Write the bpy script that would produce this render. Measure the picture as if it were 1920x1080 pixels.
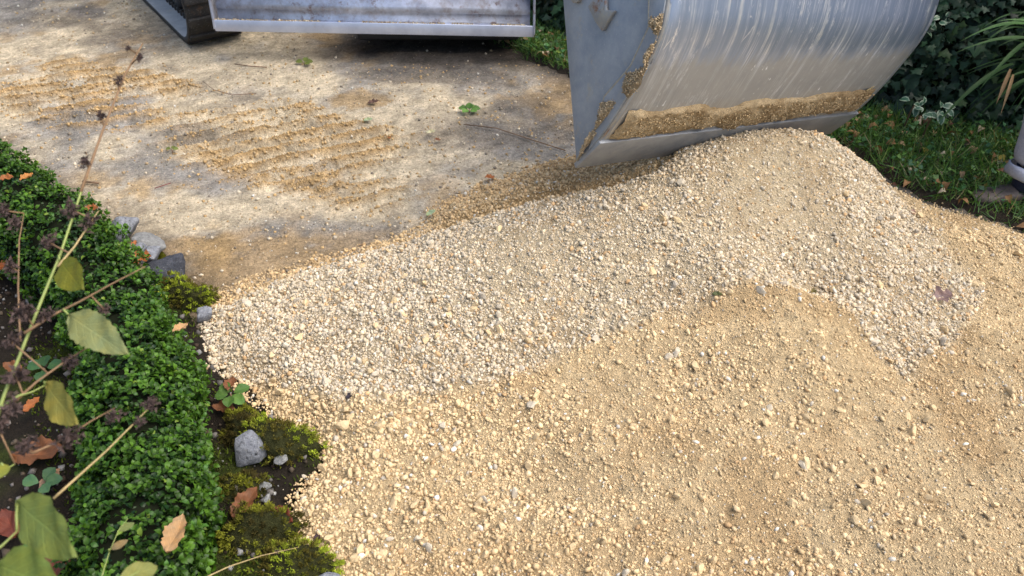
import bpy, bmesh, math, random
import numpy as np
from mathutils import Vector, Matrix

for o in list(bpy.data.objects): bpy.data.objects.remove(o)
S = bpy.context.scene
C = S.collection
rng = np.random.default_rng(7)
random.seed(7)
R = math.radians

# ---------------------------------------------------------------- camera, sky, sun, exposure
PITCH, FPX, CAMH = R(38), 1500.0, 1.6
cam = bpy.data.cameras.new('camera'); camo = bpy.data.objects.new('camera', cam); C.objects.link(camo)
camo.location = (0, 0, CAMH); camo.rotation_euler = (R(90) - PITCH, 0, 0)
cam.sensor_width = 36; cam.lens = 36 * FPX / 1920; cam.clip_start = .05; cam.clip_end = 500
cam.dof.use_dof = True; cam.dof.focus_distance = 2.35; cam.dof.aperture_fstop = 6
S.camera = camo
SUN_EL, SUN_AZ = 58, 102          # azimuth clockwise from +Y (the way the camera looks)
w = bpy.data.worlds.new('World'); S.world = w; w.use_nodes = True
nt = w.node_tree
sky = nt.nodes.new('ShaderNodeTexSky'); sky.sky_type = 'NISHITA'; sky.sun_disc = False
sky.sun_elevation = R(SUN_EL); sky.sun_rotation = R(SUN_AZ); sky.air_density = 1.0; sky.dust_density = 4; sky.ozone_density = 1.0
bg = nt.nodes['Background']; bg.inputs[1].default_value = .135
nt.links.new(sky.outputs[0], bg.inputs[0])
sl = bpy.data.lights.new('sun', 'SUN'); sl.energy = 1.8; sl.angle = R(58); sl.color = (1, .95, .88)
so = bpy.data.objects.new('sun', sl); C.objects.link(so)
sd = Vector((math.sin(R(SUN_AZ)) * math.cos(R(SUN_EL)), math.cos(R(SUN_AZ)) * math.cos(R(SUN_EL)), math.sin(R(SUN_EL))))
so.rotation_euler = sd.to_track_quat('Z', 'Y').to_euler(); so.location = sd * 20
S.view_settings.view_transform = 'Standard'; S.view_settings.look = 'None'
S.view_settings.exposure = .96; S.view_settings.gamma = 1
S.render.engine = 'CYCLES'; S.cycles.use_denoising = True
S.cycles.max_bounces = 6; S.cycles.diffuse_bounces = 3; S.cycles.glossy_bounces = 3; S.cycles.transmission_bounces = 3

# ---------------------------------------------------------------- helpers
def at(px, py, depth):           # a measured point of the place, from its direction and distance
    x = (px - 960) / FPX; yv = -(py - 540) / FPX
    return np.array([x, math.cos(PITCH) + yv * math.sin(PITCH), -math.sin(PITCH) + yv * math.cos(PITCH)]) * depth + [0, 0, CAMH]
def atz(px, py, z):
    d = at(px, py, 1) - [0, 0, CAMH]
    return np.array([0, 0, CAMH]) + d * (z - CAMH) / d[2]

def _hash(ix, iy, s):
    h = (ix.astype(np.int64) * 374761393 + iy.astype(np.int64) * 668265263 + s * 1442695041) & 0xffffffff
    h = ((h ^ (h >> 13)) * 1274126177) & 0xffffffff
    return ((h ^ (h >> 16)) & 0xffff) / 65535.0
def vnoise(x, y, s=0):
    x = np.asarray(x, float); y = np.asarray(y, float)
    ix = np.floor(x); iy = np.floor(y); fx = x - ix; fy = y - iy
    fx = fx * fx * (3 - 2 * fx); fy = fy * fy * (3 - 2 * fy)
    a = _hash(ix, iy, s); b = _hash(ix + 1, iy, s); c = _hash(ix, iy + 1, s); d = _hash(ix + 1, iy + 1, s)
    return (a * (1 - fx) + b * fx) * (1 - fy) + (c * (1 - fx) + d * fx) * fy
def fbm(x, y, f=1, o=4, s=0):    # about -1..1
    t = 0; amp = 1; n = 0
    for i in range(o):
        t = t + amp * (vnoise(np.asarray(x) * f, np.asarray(y) * f, s + i * 17) * 2 - 1); n += amp; amp *= .5; f *= 2.03
    return t / n
def sstep(a, b, x):
    t = np.clip((np.asarray(x, float) - a) / (b - a), 0, 1); return t * t * (3 - 2 * t)

def link(o, parent=None):
    C.objects.link(o)
    if parent is not None: o.parent = parent
    return o
def np_obj(name, V, F, mat, parent=None, col=None, smooth=False, uv=None, vec=None):
    """one mesh object; vertices in world space, stored relative to the parent thing"""
    V = np.asarray(V, np.float32); me = bpy.data.meshes.new(name)
    org = np.array(wloc(parent), np.float32) if parent is not None else np.zeros(3, np.float32)
    V = V - org
    if isinstance(F, np.ndarray):
        k = F.shape[1]; m = len(F); tot = np.full(m, k, np.int32); li = F.astype(np.int32).ravel()
    else:
        tot = np.array([len(f) for f in F], np.int32); li = np.array([i for f in F for i in f], np.int32); m = len(F)
    me.vertices.add(len(V)); me.vertices.foreach_set('co', V.ravel())
    me.loops.add(len(li)); me.loops.foreach_set('vertex_index', li)
    me.polygons.add(m); st = np.zeros(m, np.int32); st[1:] = np.cumsum(tot)[:-1]
    me.polygons.foreach_set('loop_start', st)
    if smooth: me.polygons.foreach_set('use_smooth', np.ones(m, bool))
    me.update(calc_edges=True)
    if col is not None:
        a = me.attributes.new('col', 'FLOAT_COLOR', 'POINT'); c4 = np.ones((len(V), 4), np.float32); c4[:, :3] = col
        a.data.foreach_set('color', c4.ravel())
    if vec is not None:
        a = me.attributes.new('st', 'FLOAT_VECTOR', 'POINT'); a.data.foreach_set('vector', np.asarray(vec, np.float32).ravel())
    if mat is not None: me.materials.append(mat)
    o = bpy.data.objects.new(name, me); link(o, parent)
    return o
def wloc(o):
    p = np.zeros(3)
    while o is not None: p = p + np.array(o.location); o = o.parent
    return p
def empty(name, loc):
    o = bpy.data.objects.new(name, None); o.location = tuple(float(v) for v in loc); o.empty_display_size = .05; C.objects.link(o); return o
def tag(o, label=None, cat=None, group=None, kind=None):
    if label: o['label'] = label
    if cat: o['category'] = cat
    if group: o['group'] = group
    if kind: o['kind'] = kind
    return o
def thing(name, loc, label, cat, group=None): return tag(empty(name, loc), label, cat, group)

class MB:                         # collects shapes of ONE part
    def __init__(s): s.v = []; s.f = []
    def add(s, V, F):
        n = len(s.v); s.v += [tuple(map(float, p)) for p in V]; s.f += [tuple(i + n for i in f) for f in F]; return s
    def prism(s, pts, d):         # polygon pts (3D), extruded by vector d
        n = len(pts); P = [np.array(p, float) for p in pts]; d = np.array(d, float)
        V = P + [p + d for p in P]
        F = [tuple(range(n))[::-1], tuple(range(n, 2 * n))] + [(i, (i + 1) % n, n + (i + 1) % n, n + i) for i in range(n)]
        return s.add(V, F)
    def box(s, c, ax, ay, az):    # centre and three half vectors
        c, ax, ay, az = (np.array(q, float) for q in (c, ax, ay, az))
        return s.prism([c - ax - ay - az, c + ax - ay - az, c + ax + ay - az, c - ax + ay - az], 2 * az)
    def tube(s, pts, rad, n=8, cap=True):
        P = [np.array(p, float) for p in pts]; rad = [rad] * len(P) if np.isscalar(rad) else rad
        V = []; F = []; ref = None
        for i, p in enumerate(P):
            t = P[min(i + 1, len(P) - 1)] - P[max(i - 1, 0)]; t /= np.linalg.norm(t) + 1e-9
            if ref is None: ref = np.cross(t, [0, 0, 1] if abs(t[2]) < .9 else [1, 0, 0])
            ref = ref - t * ref.dot(t); ref /= np.linalg.norm(ref) + 1e-9; b = np.cross(t, ref)
            for k in range(n):
                a = 2 * math.pi * k / n; V.append(p + (ref * math.cos(a) + b * math.sin(a)) * rad[i])
        for i in range(len(P) - 1):
            for k in range(n): F.append((i * n + k, i * n + (k + 1) % n, (i + 1) * n + (k + 1) % n, (i + 1) * n + k))
        if cap: F += [tuple(range(n))[::-1], tuple(range((len(P) - 1) * n, len(P) * n))]
        return s.add(V, F)
    def obj(s, name, mat, parent=None, bevel=0, smooth=False, col=None, vec=None):
        o = np_obj(name, s.v, s.f, mat, parent, smooth=smooth, col=col, vec=vec)
        if bevel:
            m = o.modifiers.new('bevel', 'BEVEL'); m.width = bevel; m.segments = 2; m.limit_method = 'ANGLE'
        return o

def rot_from(nrm, spin):          # frames whose z follows nrm
    n = np.asarray(nrm, float); n = n / (np.linalg.norm(n, axis=1, keepdims=True) + 1e-9)
    ref = np.where(np.abs(n[:, 2:3]) < .9, [[0, 0, 1.]], [[1., 0, 0]])
    x = np.cross(ref, n); x /= np.linalg.norm(x, axis=1, keepdims=True); y = np.cross(n, x)
    c = np.cos(spin)[:, None]; s_ = np.sin(spin)[:, None]
    return np.stack([x * c + y * s_, -x * s_ + y * c, n], axis=2)
def rand_rot(n):
    q = rng.normal(size=(n, 4)); q /= np.linalg.norm(q, axis=1, keepdims=True); a, b, c, d = q.T
    return np.stack([np.stack([1 - 2 * (c * c + d * d), 2 * (b * c - a * d), 2 * (b * d + a * c)], 1),
                     np.stack([2 * (b * c + a * d), 1 - 2 * (b * b + d * d), 2 * (c * d - a * b)], 1),
                     np.stack([2 * (b * d - a * c), 2 * (c * d + a * b), 1 - 2 * (b * b + c * c)], 1)], 1)
def scatter(name, TV, TF, pos, rot, scl, col, mat, parent=None, smooth=False):
    """TV (K, nv, 3) variants of one template: many small pieces as one mesh"""
    TV = np.asarray(TV, float); TV = TV[None] if TV.ndim == 2 else TV
    n = len(pos); idx = rng.integers(0, len(TV), n); scl = np.asarray(scl, float)
    scl = scl[:, None] * np.ones(3) if scl.ndim == 1 else scl
    L = TV[idx] * scl[:, None, :]
    V = np.einsum('nij,nkj->nki', rot, L) + np.asarray(pos)[:, None, :]
    nv = TV.shape[1]; TF = np.asarray(TF)
    F = (TF[None] + (np.arange(n) * nv)[:, None, None]).reshape(-1, TF.shape[1])
    cc = np.repeat(np.asarray(col), nv, axis=0)
    return np_obj(name, V.reshape(-1, 3), F, mat, parent, col=cc, smooth=smooth)

def cols(n, *cs, p=None, var=.2):
    k = rng.choice(len(cs), n, p=p); return np.clip(np.array(cs)[k] * rng.normal(1, var, n)[:, None], .003, .9)
def ico(sub=1):
    bm = bmesh.new(); bmesh.ops.create_icosphere(bm, subdivisions=sub, radius=1); bm.verts.ensure_lookup_table()
    V = np.array([v.co for v in bm.verts]); F = np.array([[v.index for v in f.verts] for f in bm.faces]); bm.free(); return V, F
ICO_V, ICO_F = ico(1); ICO2_V, ICO2_F = ico(2); ICO3_V, ICO3_F = ico(3)
def stone_variants(V, k, jit=.3, flat=.72, cuts=5):
    out = []
    for i in range(k):
        P = V * (1 + rng.normal(0, jit * .35, (len(V), 1)))
        for c in range(cuts):                     # chop flat facets: crushed stone
            d = rng.normal(size=3); d /= np.linalg.norm(d); h = rng.uniform(.38, .8)
            t = P @ d; P = P - np.outer(np.clip(t - h, 0, None), d)
        out.append(P * [rng.uniform(.85, 1.45), rng.uniform(.7, 1.1), rng.uniform(flat * .75, flat * 1.15)])
    return np.array(out)

# ---------------------------------------------------------------- materials
MATS = {}
class NM:
    def __init__(s, name):
        s.m = bpy.data.materials.new(name); s.m.use_nodes = True; s.nt = s.m.node_tree; s.b = s.nt.nodes['Principled BSDF']; MATS[name] = s.m
    def n(s, t, **kw):
        x = s.nt.nodes.new(t)
        for k, v in kw.items():
            if k.startswith('_'): setattr(x, k[1:], v)
            else: s.set(x, k, v)
        return x
    def set(s, x, k, v):
        i = x.inputs[int(k[1:]) if k[0] == 'i' and k[1:].isdigit() else k.replace('__', ' ')]
        if isinstance(v, bpy.types.NodeSocket): s.nt.links.new(v, i)
        else: i.default_value = v
    def P(s, **kw):
        for k, v in kw.items(): s.set(s.b, k, v)
        return s
    def pos(s): return s.n('ShaderNodeNewGeometry').outputs['Position']
    def attr(s, a): return s.n('ShaderNodeAttribute', _attribute_name=a)
    def noise(s, vec, scale, detail=3, rough=.6, dist=0):
        x = s.n('ShaderNodeTexNoise', Vector=vec, Scale=scale, Detail=detail, Roughness=rough, Distortion=dist); return x.outputs['Fac']
    def ramp(s, f, *stops):
        x = s.n('ShaderNodeValToRGB', Fac=f); e = x.color_ramp.elements
        while len(e) < len(stops): e.new(.5)
        for q, (p, c) in zip(e, stops): q.position = p; q.color = (c if hasattr(c, '__len__') else (c, c, c)) + (1,) if hasattr(c, '__len__') else (c, c, c, 1)
        return x.outputs[0]
    def mix(s, f, a, b, blend='MIX'):
        x = s.n('ShaderNodeMix', _data_type='RGBA', _blend_type=blend)
        for k, v in ((0, f), (6, a), (7, b)):
            if isinstance(v, bpy.types.NodeSocket): s.nt.links.new(v, x.inputs[k])
            else: x.inputs[k].default_value = v if k == 0 else (tuple(v) + (1,))[:4]
        return x.outputs[2]
    def math(s, op, a, b=0.0):
        return s.n('ShaderNodeMath', _operation=op, i0=a, i1=b).outputs[0]
    def map(s, vec, scale): return s.n('ShaderNodeMapping', Vector=vec, Scale=scale).outputs[0]
    def bump(s, h, strength=.5, dist=.01, normal=None):
        x = s.n('ShaderNodeBump', Strength=strength, Distance=dist, Height=h)
        if normal is not None: s.set(x, 'Normal', normal)
        s.P(Normal=x.outputs[0]); return x.outputs[0]
    def trans(s, col, f=.3):
        t = s.n('ShaderNodeBsdfTranslucent', Color=col); x = s.n('ShaderNodeMixShader', i0=f, i1=s.b.outputs[0], i2=t.outputs[0])
        s.nt.links.new(x.outputs[0], s.nt.nodes['Material Output'].inputs[0])

def m_stone(name, bump=.35, spots=.25):
    m = NM(name); p = m.pos(); c = m.attr('col').outputs['Color']
    v = m.ramp(m.noise(p, 90, 4, .65), (.25, .72), (.75, 1.18))
    cc = m.mix(1, c, v, 'MULTIPLY'); m.P(**{'Base Color': cc, 'Roughness': .92, 'Specular IOR Level': .2})
    m.bump(m.noise(p, 420, 3), bump, .004); return m.m
M_STONE = m_stone('limestone gravel'); M_PEB = m_stone('pebble stone')
def m_ground(name, scale=500, b1=.5, d1=.004, con=0.):
    m = NM(name); p = m.pos(); c = m.attr('col').outputs['Color']
    v = m.ramp(m.noise(p, scale * .45, 5, .7), (.2, .6), (.8, 1.3))
    cc = m.mix(1, c, v, 'MULTIPLY'); m.P(**{'Base Color': cc, 'Roughness': .95, 'Specular IOR Level': .15})
    if con:
        m.P(**{'Base Color': m.mix(1, m.mix(1, cc, m.ramp(m.noise(p, 85, 6, .8), (.30, 1 - con), (.5, 1.), (.72, 1 + con * .8)), 'MULTIPLY'), m.ramp(m.noise(p, 9, 6, .75), (.3, 1 - con * .7), (.7, 1 + con * .4)), 'MULTIPLY')})
    h = m.math('ADD', m.noise(p, scale, 3, .7), m.math('MULTIPLY', m.noise(p, scale * .3, 2), .8))
    m.bump(h, b1, d1); return m.m
M_SAND = m_ground('crushed stone sand', 260, 1., .014, .2); M_DRIVE = m_ground('packed driveway dirt', 170, 1., .012, .5); M_SOIL = m_ground('garden soil', 200, .9, .01)
def m_leaf(name, rough=.4, trans=.25, spec=.5, tcol=1.3):
    m = NM(name); p = m.pos(); c = m.attr('col').outputs['Color']
    v = m.ramp(m.noise(p, 130, 2), (.3, .85), (.7, 1.12))
    cc = m.mix(1, c, v, 'MULTIPLY'); m.P(**{'Base Color': cc, 'Roughness': rough, 'Specular IOR Level': spec})
    if trans: m.trans(m.mix(1, cc, (tcol, tcol * 1.05, tcol * .6), 'MULTIPLY'), trans)
    return m.m
M_BOX = m_leaf('box leaf', .45, .25, .3); M_IVY = m_leaf('ivy leaf', .5, .12, .3); M_GRASS = m_leaf('grass blade', .55, .3); M_DRY = m_leaf('dry leaf', .75, .2, .2); M_MOSS = m_leaf('moss', .9, .2, .1)
def m_plain(name, col, rough=.7, metal=0, nscale=30, amt=.3, bump=0, spec=.5):
    m = NM(name); p = m.pos(); v = m.ramp(m.noise(p, nscale, 5, .65), (.25, 1 - amt), (.75, 1 + amt))
    m.P(**{'Base Color': m.mix(1, col, v, 'MULTIPLY'), 'Roughness': rough, 'Metallic': metal, 'Specular IOR Level': spec})
    if bump: m.bump(m.noise(p, nscale * 6, 3), bump, .004)
    return m.m
M_CORE = m_plain('shaded twigs and soil', (.010, .012, .007), 1, nscale=20, spec=0)  # near-black: depth shade between the leaves put into the colour
M_TWIG = m_plain('dry twig', (.16, .10, .06), .8, nscale=60)

# worn bucket steel: st = (along width, along profile, 0)
BHI = .52
def m_bucket():
    m = NM('worn bucket steel'); st = m.attr('st').outputs['Vector']; sp = m.n('ShaderNodeSeparateXYZ', Vector=st)
    y = sp.outputs[1]; p = m.pos()
    wob = m.n('ShaderNodeVectorMath', _operation='ADD', i0=st, i1=m.n('ShaderNodeVectorMath', _operation='SCALE', i0=m.n('ShaderNodeTexNoise', Vector=st, Scale=3.0).outputs['Color'], Scale=.02).outputs[0]).outputs[0]
    skew = m.n('ShaderNodeMapping', Vector=wob, Rotation=(0, 0, R(-4))).outputs[0]
    fine = m.noise(m.map(skew, (120, 4, 1)), 1, 4, .65); broad = m.noise(m.map(skew, (36, 1.6, 1)), 1, 3, .6)
    flecks = m.math('MULTIPLY', m.ramp(m.noise(m.map(skew, (60, 22, 1)), 1, 3, .6), (.65, 0.), (.69, 1.)), m.ramp(m.noise(st, 4, 2), (.45, 0.), (.6, 1.)))
    scr = m.ramp(m.math('ADD', m.math('MULTIPLY', fine, .6), m.math('MULTIPLY', broad, .5)), (.555, 0.), (.66, 1.))
    hi = m.ramp(m.math('ADD', y, m.math('MULTIPLY', m.noise(m.map(st, (26, 3, 1)), 1, 4, .65), .14)), (BHI - .02, 0.), (BHI + .045, 1.))
    dusty = m.mix(m.noise(p, 14, 4), (.27, .275, .275), (.40, .395, .375))
    steel = m.mix(broad, (.20, .27, .40), (.48, .56, .72))  # bluish base: the sky's reflection put into the steel colour
    near = m.ramp(m.math('ADD', y, m.math('MULTIPLY', m.noise(m.map(st, (9, 9, 1)), 1, 5, .7), .16)), (.26, .55), (.38, 0.)); dusty = m.mix(near, dusty, (.40, .32, .20))
    base = m.mix(hi, dusty, steel)
    scr = m.math('MULTIPLY', scr, m.ramp(m.noise(m.map(st, (5, 3.5, 1)), 1, 4, .7), (.40, .10), (.58, 1.)))
    sc2 = m.math('MULTIPLY', scr, m.math('ADD', m.math('MULTIPLY', hi, .75), .22))
    base = m.mix(sc2, base, (.90, .93, .98)); base = m.mix(m.math('MULTIPLY', flecks, .8), base, (.85, .86, .88))
    rot2 = m.n('ShaderNodeMapping', Vector=st, Rotation=(0, 0, R(24))).outputs[0]
    scuff = m.math('MULTIPLY', m.ramp(m.noise(m.map(skew, (34, 6, 1)), 1, 7, .85), (.545, 0.), (.62, 1.)), m.ramp(m.noise(m.map(st, (3.2, 2.6, 1)), 1, 3, .6), (.42, 0.), (.58, 1.)))
    scuff = m.math('MAXIMUM', scuff, m.ramp(m.noise(m.map(rot2, (80, 5, 1)), 1, 4, .65), (.665, 0.), (.71, .9)))
    base = m.mix(m.math('MULTIPLY', scuff, m.math('ADD', .35, m.math('MULTIPLY', hi, .6))), base, (.92, .94, .98))
    dark = m.ramp(m.noise(m.map(skew, (9, 1.1, 1)), 1, 2, .5), (.27, 1.), (.33, 0.)); base = m.mix(m.math('MULTIPLY', dark, .45), base, (.09, .09, .10))
    rgh = m.math('SUBTRACT', .62, m.math('MULTIPLY', hi, .2)); rgh = m.math('SUBTRACT', rgh, m.math('MULTIPLY', sc2, .1))
    met = m.math('ADD', .30, m.math('MULTIPLY', hi, .45))
    m.P(**{'Base Color': base, 'Metallic': met, 'Roughness': rgh}); m.bump(fine, .12, .002); return m.m
M_BUCKET = m_bucket()
def m_plate(name, a, b, dust=(.42, .37, .27), dstops=(.58, .75), metal=.45, rough=.55, rust=None):
    m = NM(name); p = m.pos(); c = m.mix(m.ramp(m.noise(p, 9, 6, .7), (.35, 0.), (.65, 1.)), a, b)
    c = m.mix(m.math('MULTIPLY', m.ramp(m.noise(p, 16, 6, .72), (dstops[0], 0.), (dstops[1], 1.)), .75), c, dust)
    if rust: c = m.mix(m.ramp(m.noise(m.n('ShaderNodeVectorMath', _operation='ADD', i0=p, i1=(7, 3, 1)).outputs[0], 22, 5, .7), (.56, 0.), (.68, .9)), c, rust)
    f = m.ramp(m.noise(p, 150, 3, .7), (.64, 0.), (.72, 1.)); c = m.mix(m.math('MULTIPLY', f, .35), c, (.62, .64, .66))
    m.P(**{'Base Color': c, 'Metallic': metal, 'Roughness': rough}); m.bump(m.noise(p, 120, 4), .15, .003); return m.m
M_SIDE = m_plate('dull grey bucket plate', (.24, .28, .335), (.35, .38, .42))
M_LIP = m_plate('grey cutting edge steel', (.26, .275, .295), (.38, .39, .40), dstops=(.6, .8))
M_LUG = m_plate('rusty lug plate', (.25, .27, .29), (.36, .36, .35), dstops=(.5, .7), rust=(.22, .09, .03))
M_BLADE = m_plate('scuffed blade steel', (.30, .33, .42), (.55, .60, .72), dust=(.26, .22, .22), dstops=(.5, .7), metal=.55, rough=.42, rust=(.20, .14, .13))
M_BLIP = m_plate('bright blade edge', (.48, .53, .66), (.62, .67, .80), dust=(.4, .36, .3), dstops=(.62, .8), metal=.6, rough=.4)
M_RUB = m_plate('dirty black rubber', (.012, .011, .010), (.03, .027, .024), dust=(.12, .065, .03), dstops=(.54, .72), metal=0, rough=.8)
M_RUBIN = m_plate('dusty rubber belt', (.26, .26, .26), (.36, .355, .34), dust=(.42, .37, .28), dstops=(.55, .75), metal=0, rough=.8)
M_PAINT = m_plain('faded machine paint', (.55, .30, .03), .45, nscale=8, amt=.15)
M_DARKM = m_plain('dark painted metal', (.03, .03, .032), .5, nscale=20)
M_GLASS = NM('cab glass').P(**{'Base Color': (.05, .07, .08, 1), 'Roughness': .05}).m

# ---------------------------------------------------------------- the lie of the land
YL = np.array([(-3, .3), (-.5, -.2), (.5, -.3), (.9, -.38), (1.0, -.40), (1.11, -.50), (1.23, -.52), (1.33, -.47), (1.42, -.56), (1.53, -.70), (1.67, -.86), (1.88, -.935), (2.08, -1.1), (2.32, -1.35), (2.6, -1.72), (2.9, -2.12), (3.7, -3.1), (6, -5.2), (12, -10)])
YR = np.array([(-3, 5), (-.5, 3.6), (1.2, 2.75), (1.98, 2.2), (2.36, 1.84), (2.6, 1.53), (2.9, 1.39), (3.3, .95), (3.75, .29), (3.95, .06), (4.4, -.22), (6, -1.5), (9.5, -4.2), (12, -6)])
YB = np.array([(-3, 6.5), (1.2, 4.2), (2.3, 3.2), (2.75, 2.75), (3.12, 2.15), (3.25, 1.8), (3.4, 1.5), (4.25, .17), (4.9, -.18), (6.3, -1.1), (10, -4), (14, -7)])
def xl(y): return np.interp(y, YL[:, 0], YL[:, 1])
def xr(y): return np.interp(y, YR[:, 0], YR[:, 1])
def xb(y): return np.interp(y, YB[:, 0], YB[:, 1])

T = np.array([-.57, .82]); NN = np.array([.82, .57])
def print_h(x, y):               # rubber track prints pressed into the drive
    h = 0 * x; m = 0 * x
    for (ox, oy, dx, dy, hw, l0, l1, ph, dep) in ((-1.62, 3.36, .905, -.425, .34, -1.15, 1.35, 0, 1.), (-1.25, 2.90, .93, -.36, .17, -.35, 1.05, .4, .7)):
        s = (x - ox) * dx + (y - oy) * dy; t = -(x - ox) * dy + (y - oy) * dx
        wob = fbm(x, y, 3, 3, 5)
        k = sstep(.08, .42, vnoise(s * 8 + t * 2, t * 7 - s * 2.5, 77) + .35 * vnoise(x * 26, y * 26, 78)) * sstep(hw, hw - .09, np.abs(t + .09 * wob)) * sstep(l0, l0 + .2, s) * sstep(l1, l1 - .25, s) * sstep(-.65, -.1, fbm(x, y, 2.4, 3, 9))
        bar = np.sin((s * .92 - t * .75 + .035 * wob + .012 * fbm(x, y, 14, 2, 79)) * 2 * math.pi / .118 + ph)
        h = h + dep * k * (.034 * np.maximum(bar, -.3) - .012); m = np.maximum(m, k * np.clip(bar, 0, 1) * dep)
    return h, m
def drive_z(x, y):
    x = np.asarray(x, float); y = np.asarray(y, float)
    return .010 * fbm(x, y, .9, 3, 1) + .008 * fbm(x, y, 5, 3, 2) + .005 * fbm(x, y, 20, 2, 3) * (.4 + .6 * sstep(-.1, .4, fbm(x, y, 2, 3, 4))) + print_h(x, y)[0]

HC = np.array([(.889,2.517,.31),(1.123,2.583,.27),(.673,2.455,.315),(.476,2.318,.275),(.265,2.282,.225),(.071,2.254,.185),(-.106,2.238,.145),(-.23,2.209,.115),(-.355,2.191,.085),(-.545,2.142,.06),(-.753,2.038,.04),(-.879,1.929,.025),
 (.191,2.519,.17),(-.019,2.529,.1),(-.253,2.487,.035),(.349,2.404,.2),(.879,1.919,.098),(.85,1.837,.155),(.527,1.781,.128),(.241,1.688,.09),(.635,1.564,.085),(.613,1.441,.05),(.995,1.781,.118),(1.035,1.687,.05),
 (1.478,2.17,.035),(1.454,2.022,.02),(1.222,1.755,.03),(1.415,2.493,.07),(1.336,2.639,.12),(-.481,1.315,.03),(-.491,1.104,.02),(0,1.028,.03),(.567,1.237,.045),(1.169,1.422,.03),(1.775,2.36,.02),(1.439,1.743,.02),(.31,1.241,.04),(-.222,1.417,.035),(-.372,1.513,.055),(.058,1.548,.06),
 (-.566,1.799,.075),(-.392,1.688,.09),(-.249,1.818,.14),(-.089,1.649,.105),(.062,1.8,.155),(.387,1.996,.225),(.373,1.837,.165),(.73,2.105,.25),(.706,1.955,.195),(1.118,2.215,.18),(1.07,2.038,.135),(1.275,2.101,.09),(-.741,1.721,.04),(-.851,1.766,.02),(1.059,2.353,.24),(.919,2.327,.275),
 (.3,2.95,.02),(.8,3.15,.03),(1.3,3.0,.02),(.9,2.85,.10),(.5,2.75,.12),(1.25,2.85,.06),(0,.6,.025),(1,.9,.03),(2,1.3,.02),(2,.4,.02),(.5,.2,.025),(-.1,-.3,.02),(2.6,-.3,.02),(1,-.5,.02)])
def _tps(r): return r * r * np.log(r + 1e-6)
_K = _tps(np.linalg.norm(HC[:, None, :2] - HC[None, :, :2], axis=2)) + np.eye(len(HC)) * .0008
_A = np.block([[_K, np.c_[np.ones(len(HC)), HC[:, :2]]], [np.c_[np.ones(len(HC)), HC[:, :2]].T, np.zeros((3, 3))]])
_W = np.linalg.solve(_A, np.r_[HC[:, 2], 0, 0, 0])
POLY = np.array([(-.925,1.875),(-.948,1.98),(-.851,2.063),(-.713,2.151),(-.48,2.269),(-.304,2.375),(-.276,2.516),(-.123,2.669),(.085,2.801),(.249,2.9),(.5,3.12),(.9,3.22),(1.25,3.02),(1.40,2.87),(1.45,2.669),(1.66,2.48),(1.83,2.355),(2.27,1.95),(2.8,1.15),(3.5,-.4),(3.6,-.9),(-.2,-.9),(-.24,.3),(-.37,.93),(-.398,.988),(-.505,1.111),(-.515,1.233),(-.46,1.34),(-.56,1.43),(-.703,1.547),(-.855,1.663)])
def poly_sd(x, y):               # signed distance, positive inside the spread of gravel
    x = np.asarray(x, float); y = np.asarray(y, float); d = np.full(x.shape, 1e9); ins = np.zeros(x.shape, bool)
    for i in range(len(POLY)):
        a = POLY[i]; b = POLY[(i + 1) % len(POLY)]; e = b - a
        t = np.clip(((x - a[0]) * e[0] + (y - a[1]) * e[1]) / e.dot(e), 0, 1)
        d = np.minimum(d, np.hypot(x - a[0] - t * e[0], y - a[1] - t * e[1]))
        c = ((a[1] > y) != (b[1] > y)) & (x < (b[0] - a[0]) * (y - a[1]) / (b[1] - a[1] + 1e-12) + a[0]); ins ^= c
    return np.where(ins, d, -d)
def RIDGE(x): return np.interp(x, [-.9, -.55, -.23, .07, .27, .48, .67, .9, 1.1, 1.4], [1.93, 2.14, 2.215, 2.258, 2.288, 2.33, 2.5, 2.6, 2.65, 2.6])
def heap_z(x, y, fine=True):
    x = np.asarray(x, float); y = np.asarray(y, float); sh = x.shape; xf = x.ravel(); yf = y.ravel()
    z = _W[-3] + _W[-2] * xf + _W[-1] * yf
    for i in range(len(HC)): z = z + _W[i] * _tps(np.hypot(xf - HC[i, 0], yf - HC[i, 1]))
    z = np.maximum(z.reshape(sh), .012)
    if fine:
        z = z + .012 * fbm(x, y, 3.2, 3, 21) + .010 * fbm(x, y, 11, 3, 22) + .0075 * fbm(x, y, 40, 2, 23)
        # wheel and track ruts of the levelled layer in front
        k = sstep(1.75, 1.3, y) ; z = z + .008 * k * np.sin((x * .55 + y * .84) * 15 + 2 * fbm(x, y, 1.5, 2, 24))
    dr = y - RIDGE(x); z = z - .042 * np.exp(-((dr - .065) / .045) ** 2) * sstep(-.55, -.2, x) * sstep(.62, .45, x) + .008 * np.exp(-(dr / .03) ** 2) * sstep(-.5, -.2, x) * sstep(.6, .4, x)
    sd = poly_sd(x, y) + .03 * fbm(x, y, 7, 3, 25)
    return np.where(sd > 0, z * sstep(-.02, .12, sd), -.05 + np.clip(sd, -.1, 0) * .3)
def surf(x, y): return np.maximum(heap_z(x, y), drive_z(x, y))

def grid(x0, x1, y0, y1, dx):
    nx = int((x1 - x0) / dx) + 1; ny = int((y1 - y0) / dx) + 1
    X, Y = np.meshgrid(np.linspace(x0, x1, nx), np.linspace(y0, y1, ny))
    i = np.arange(ny - 1)[:, None] * nx + np.arange(nx - 1)[None]; F = np.stack([i, i + 1, i + 1 + nx, i + nx], -1).reshape(-1, 4)
    return X, Y, F
def lerp(a, b, t): t = np.asarray(t)[..., None]; return np.asarray(a) * (1 - t) + np.asarray(b) * t

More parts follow.
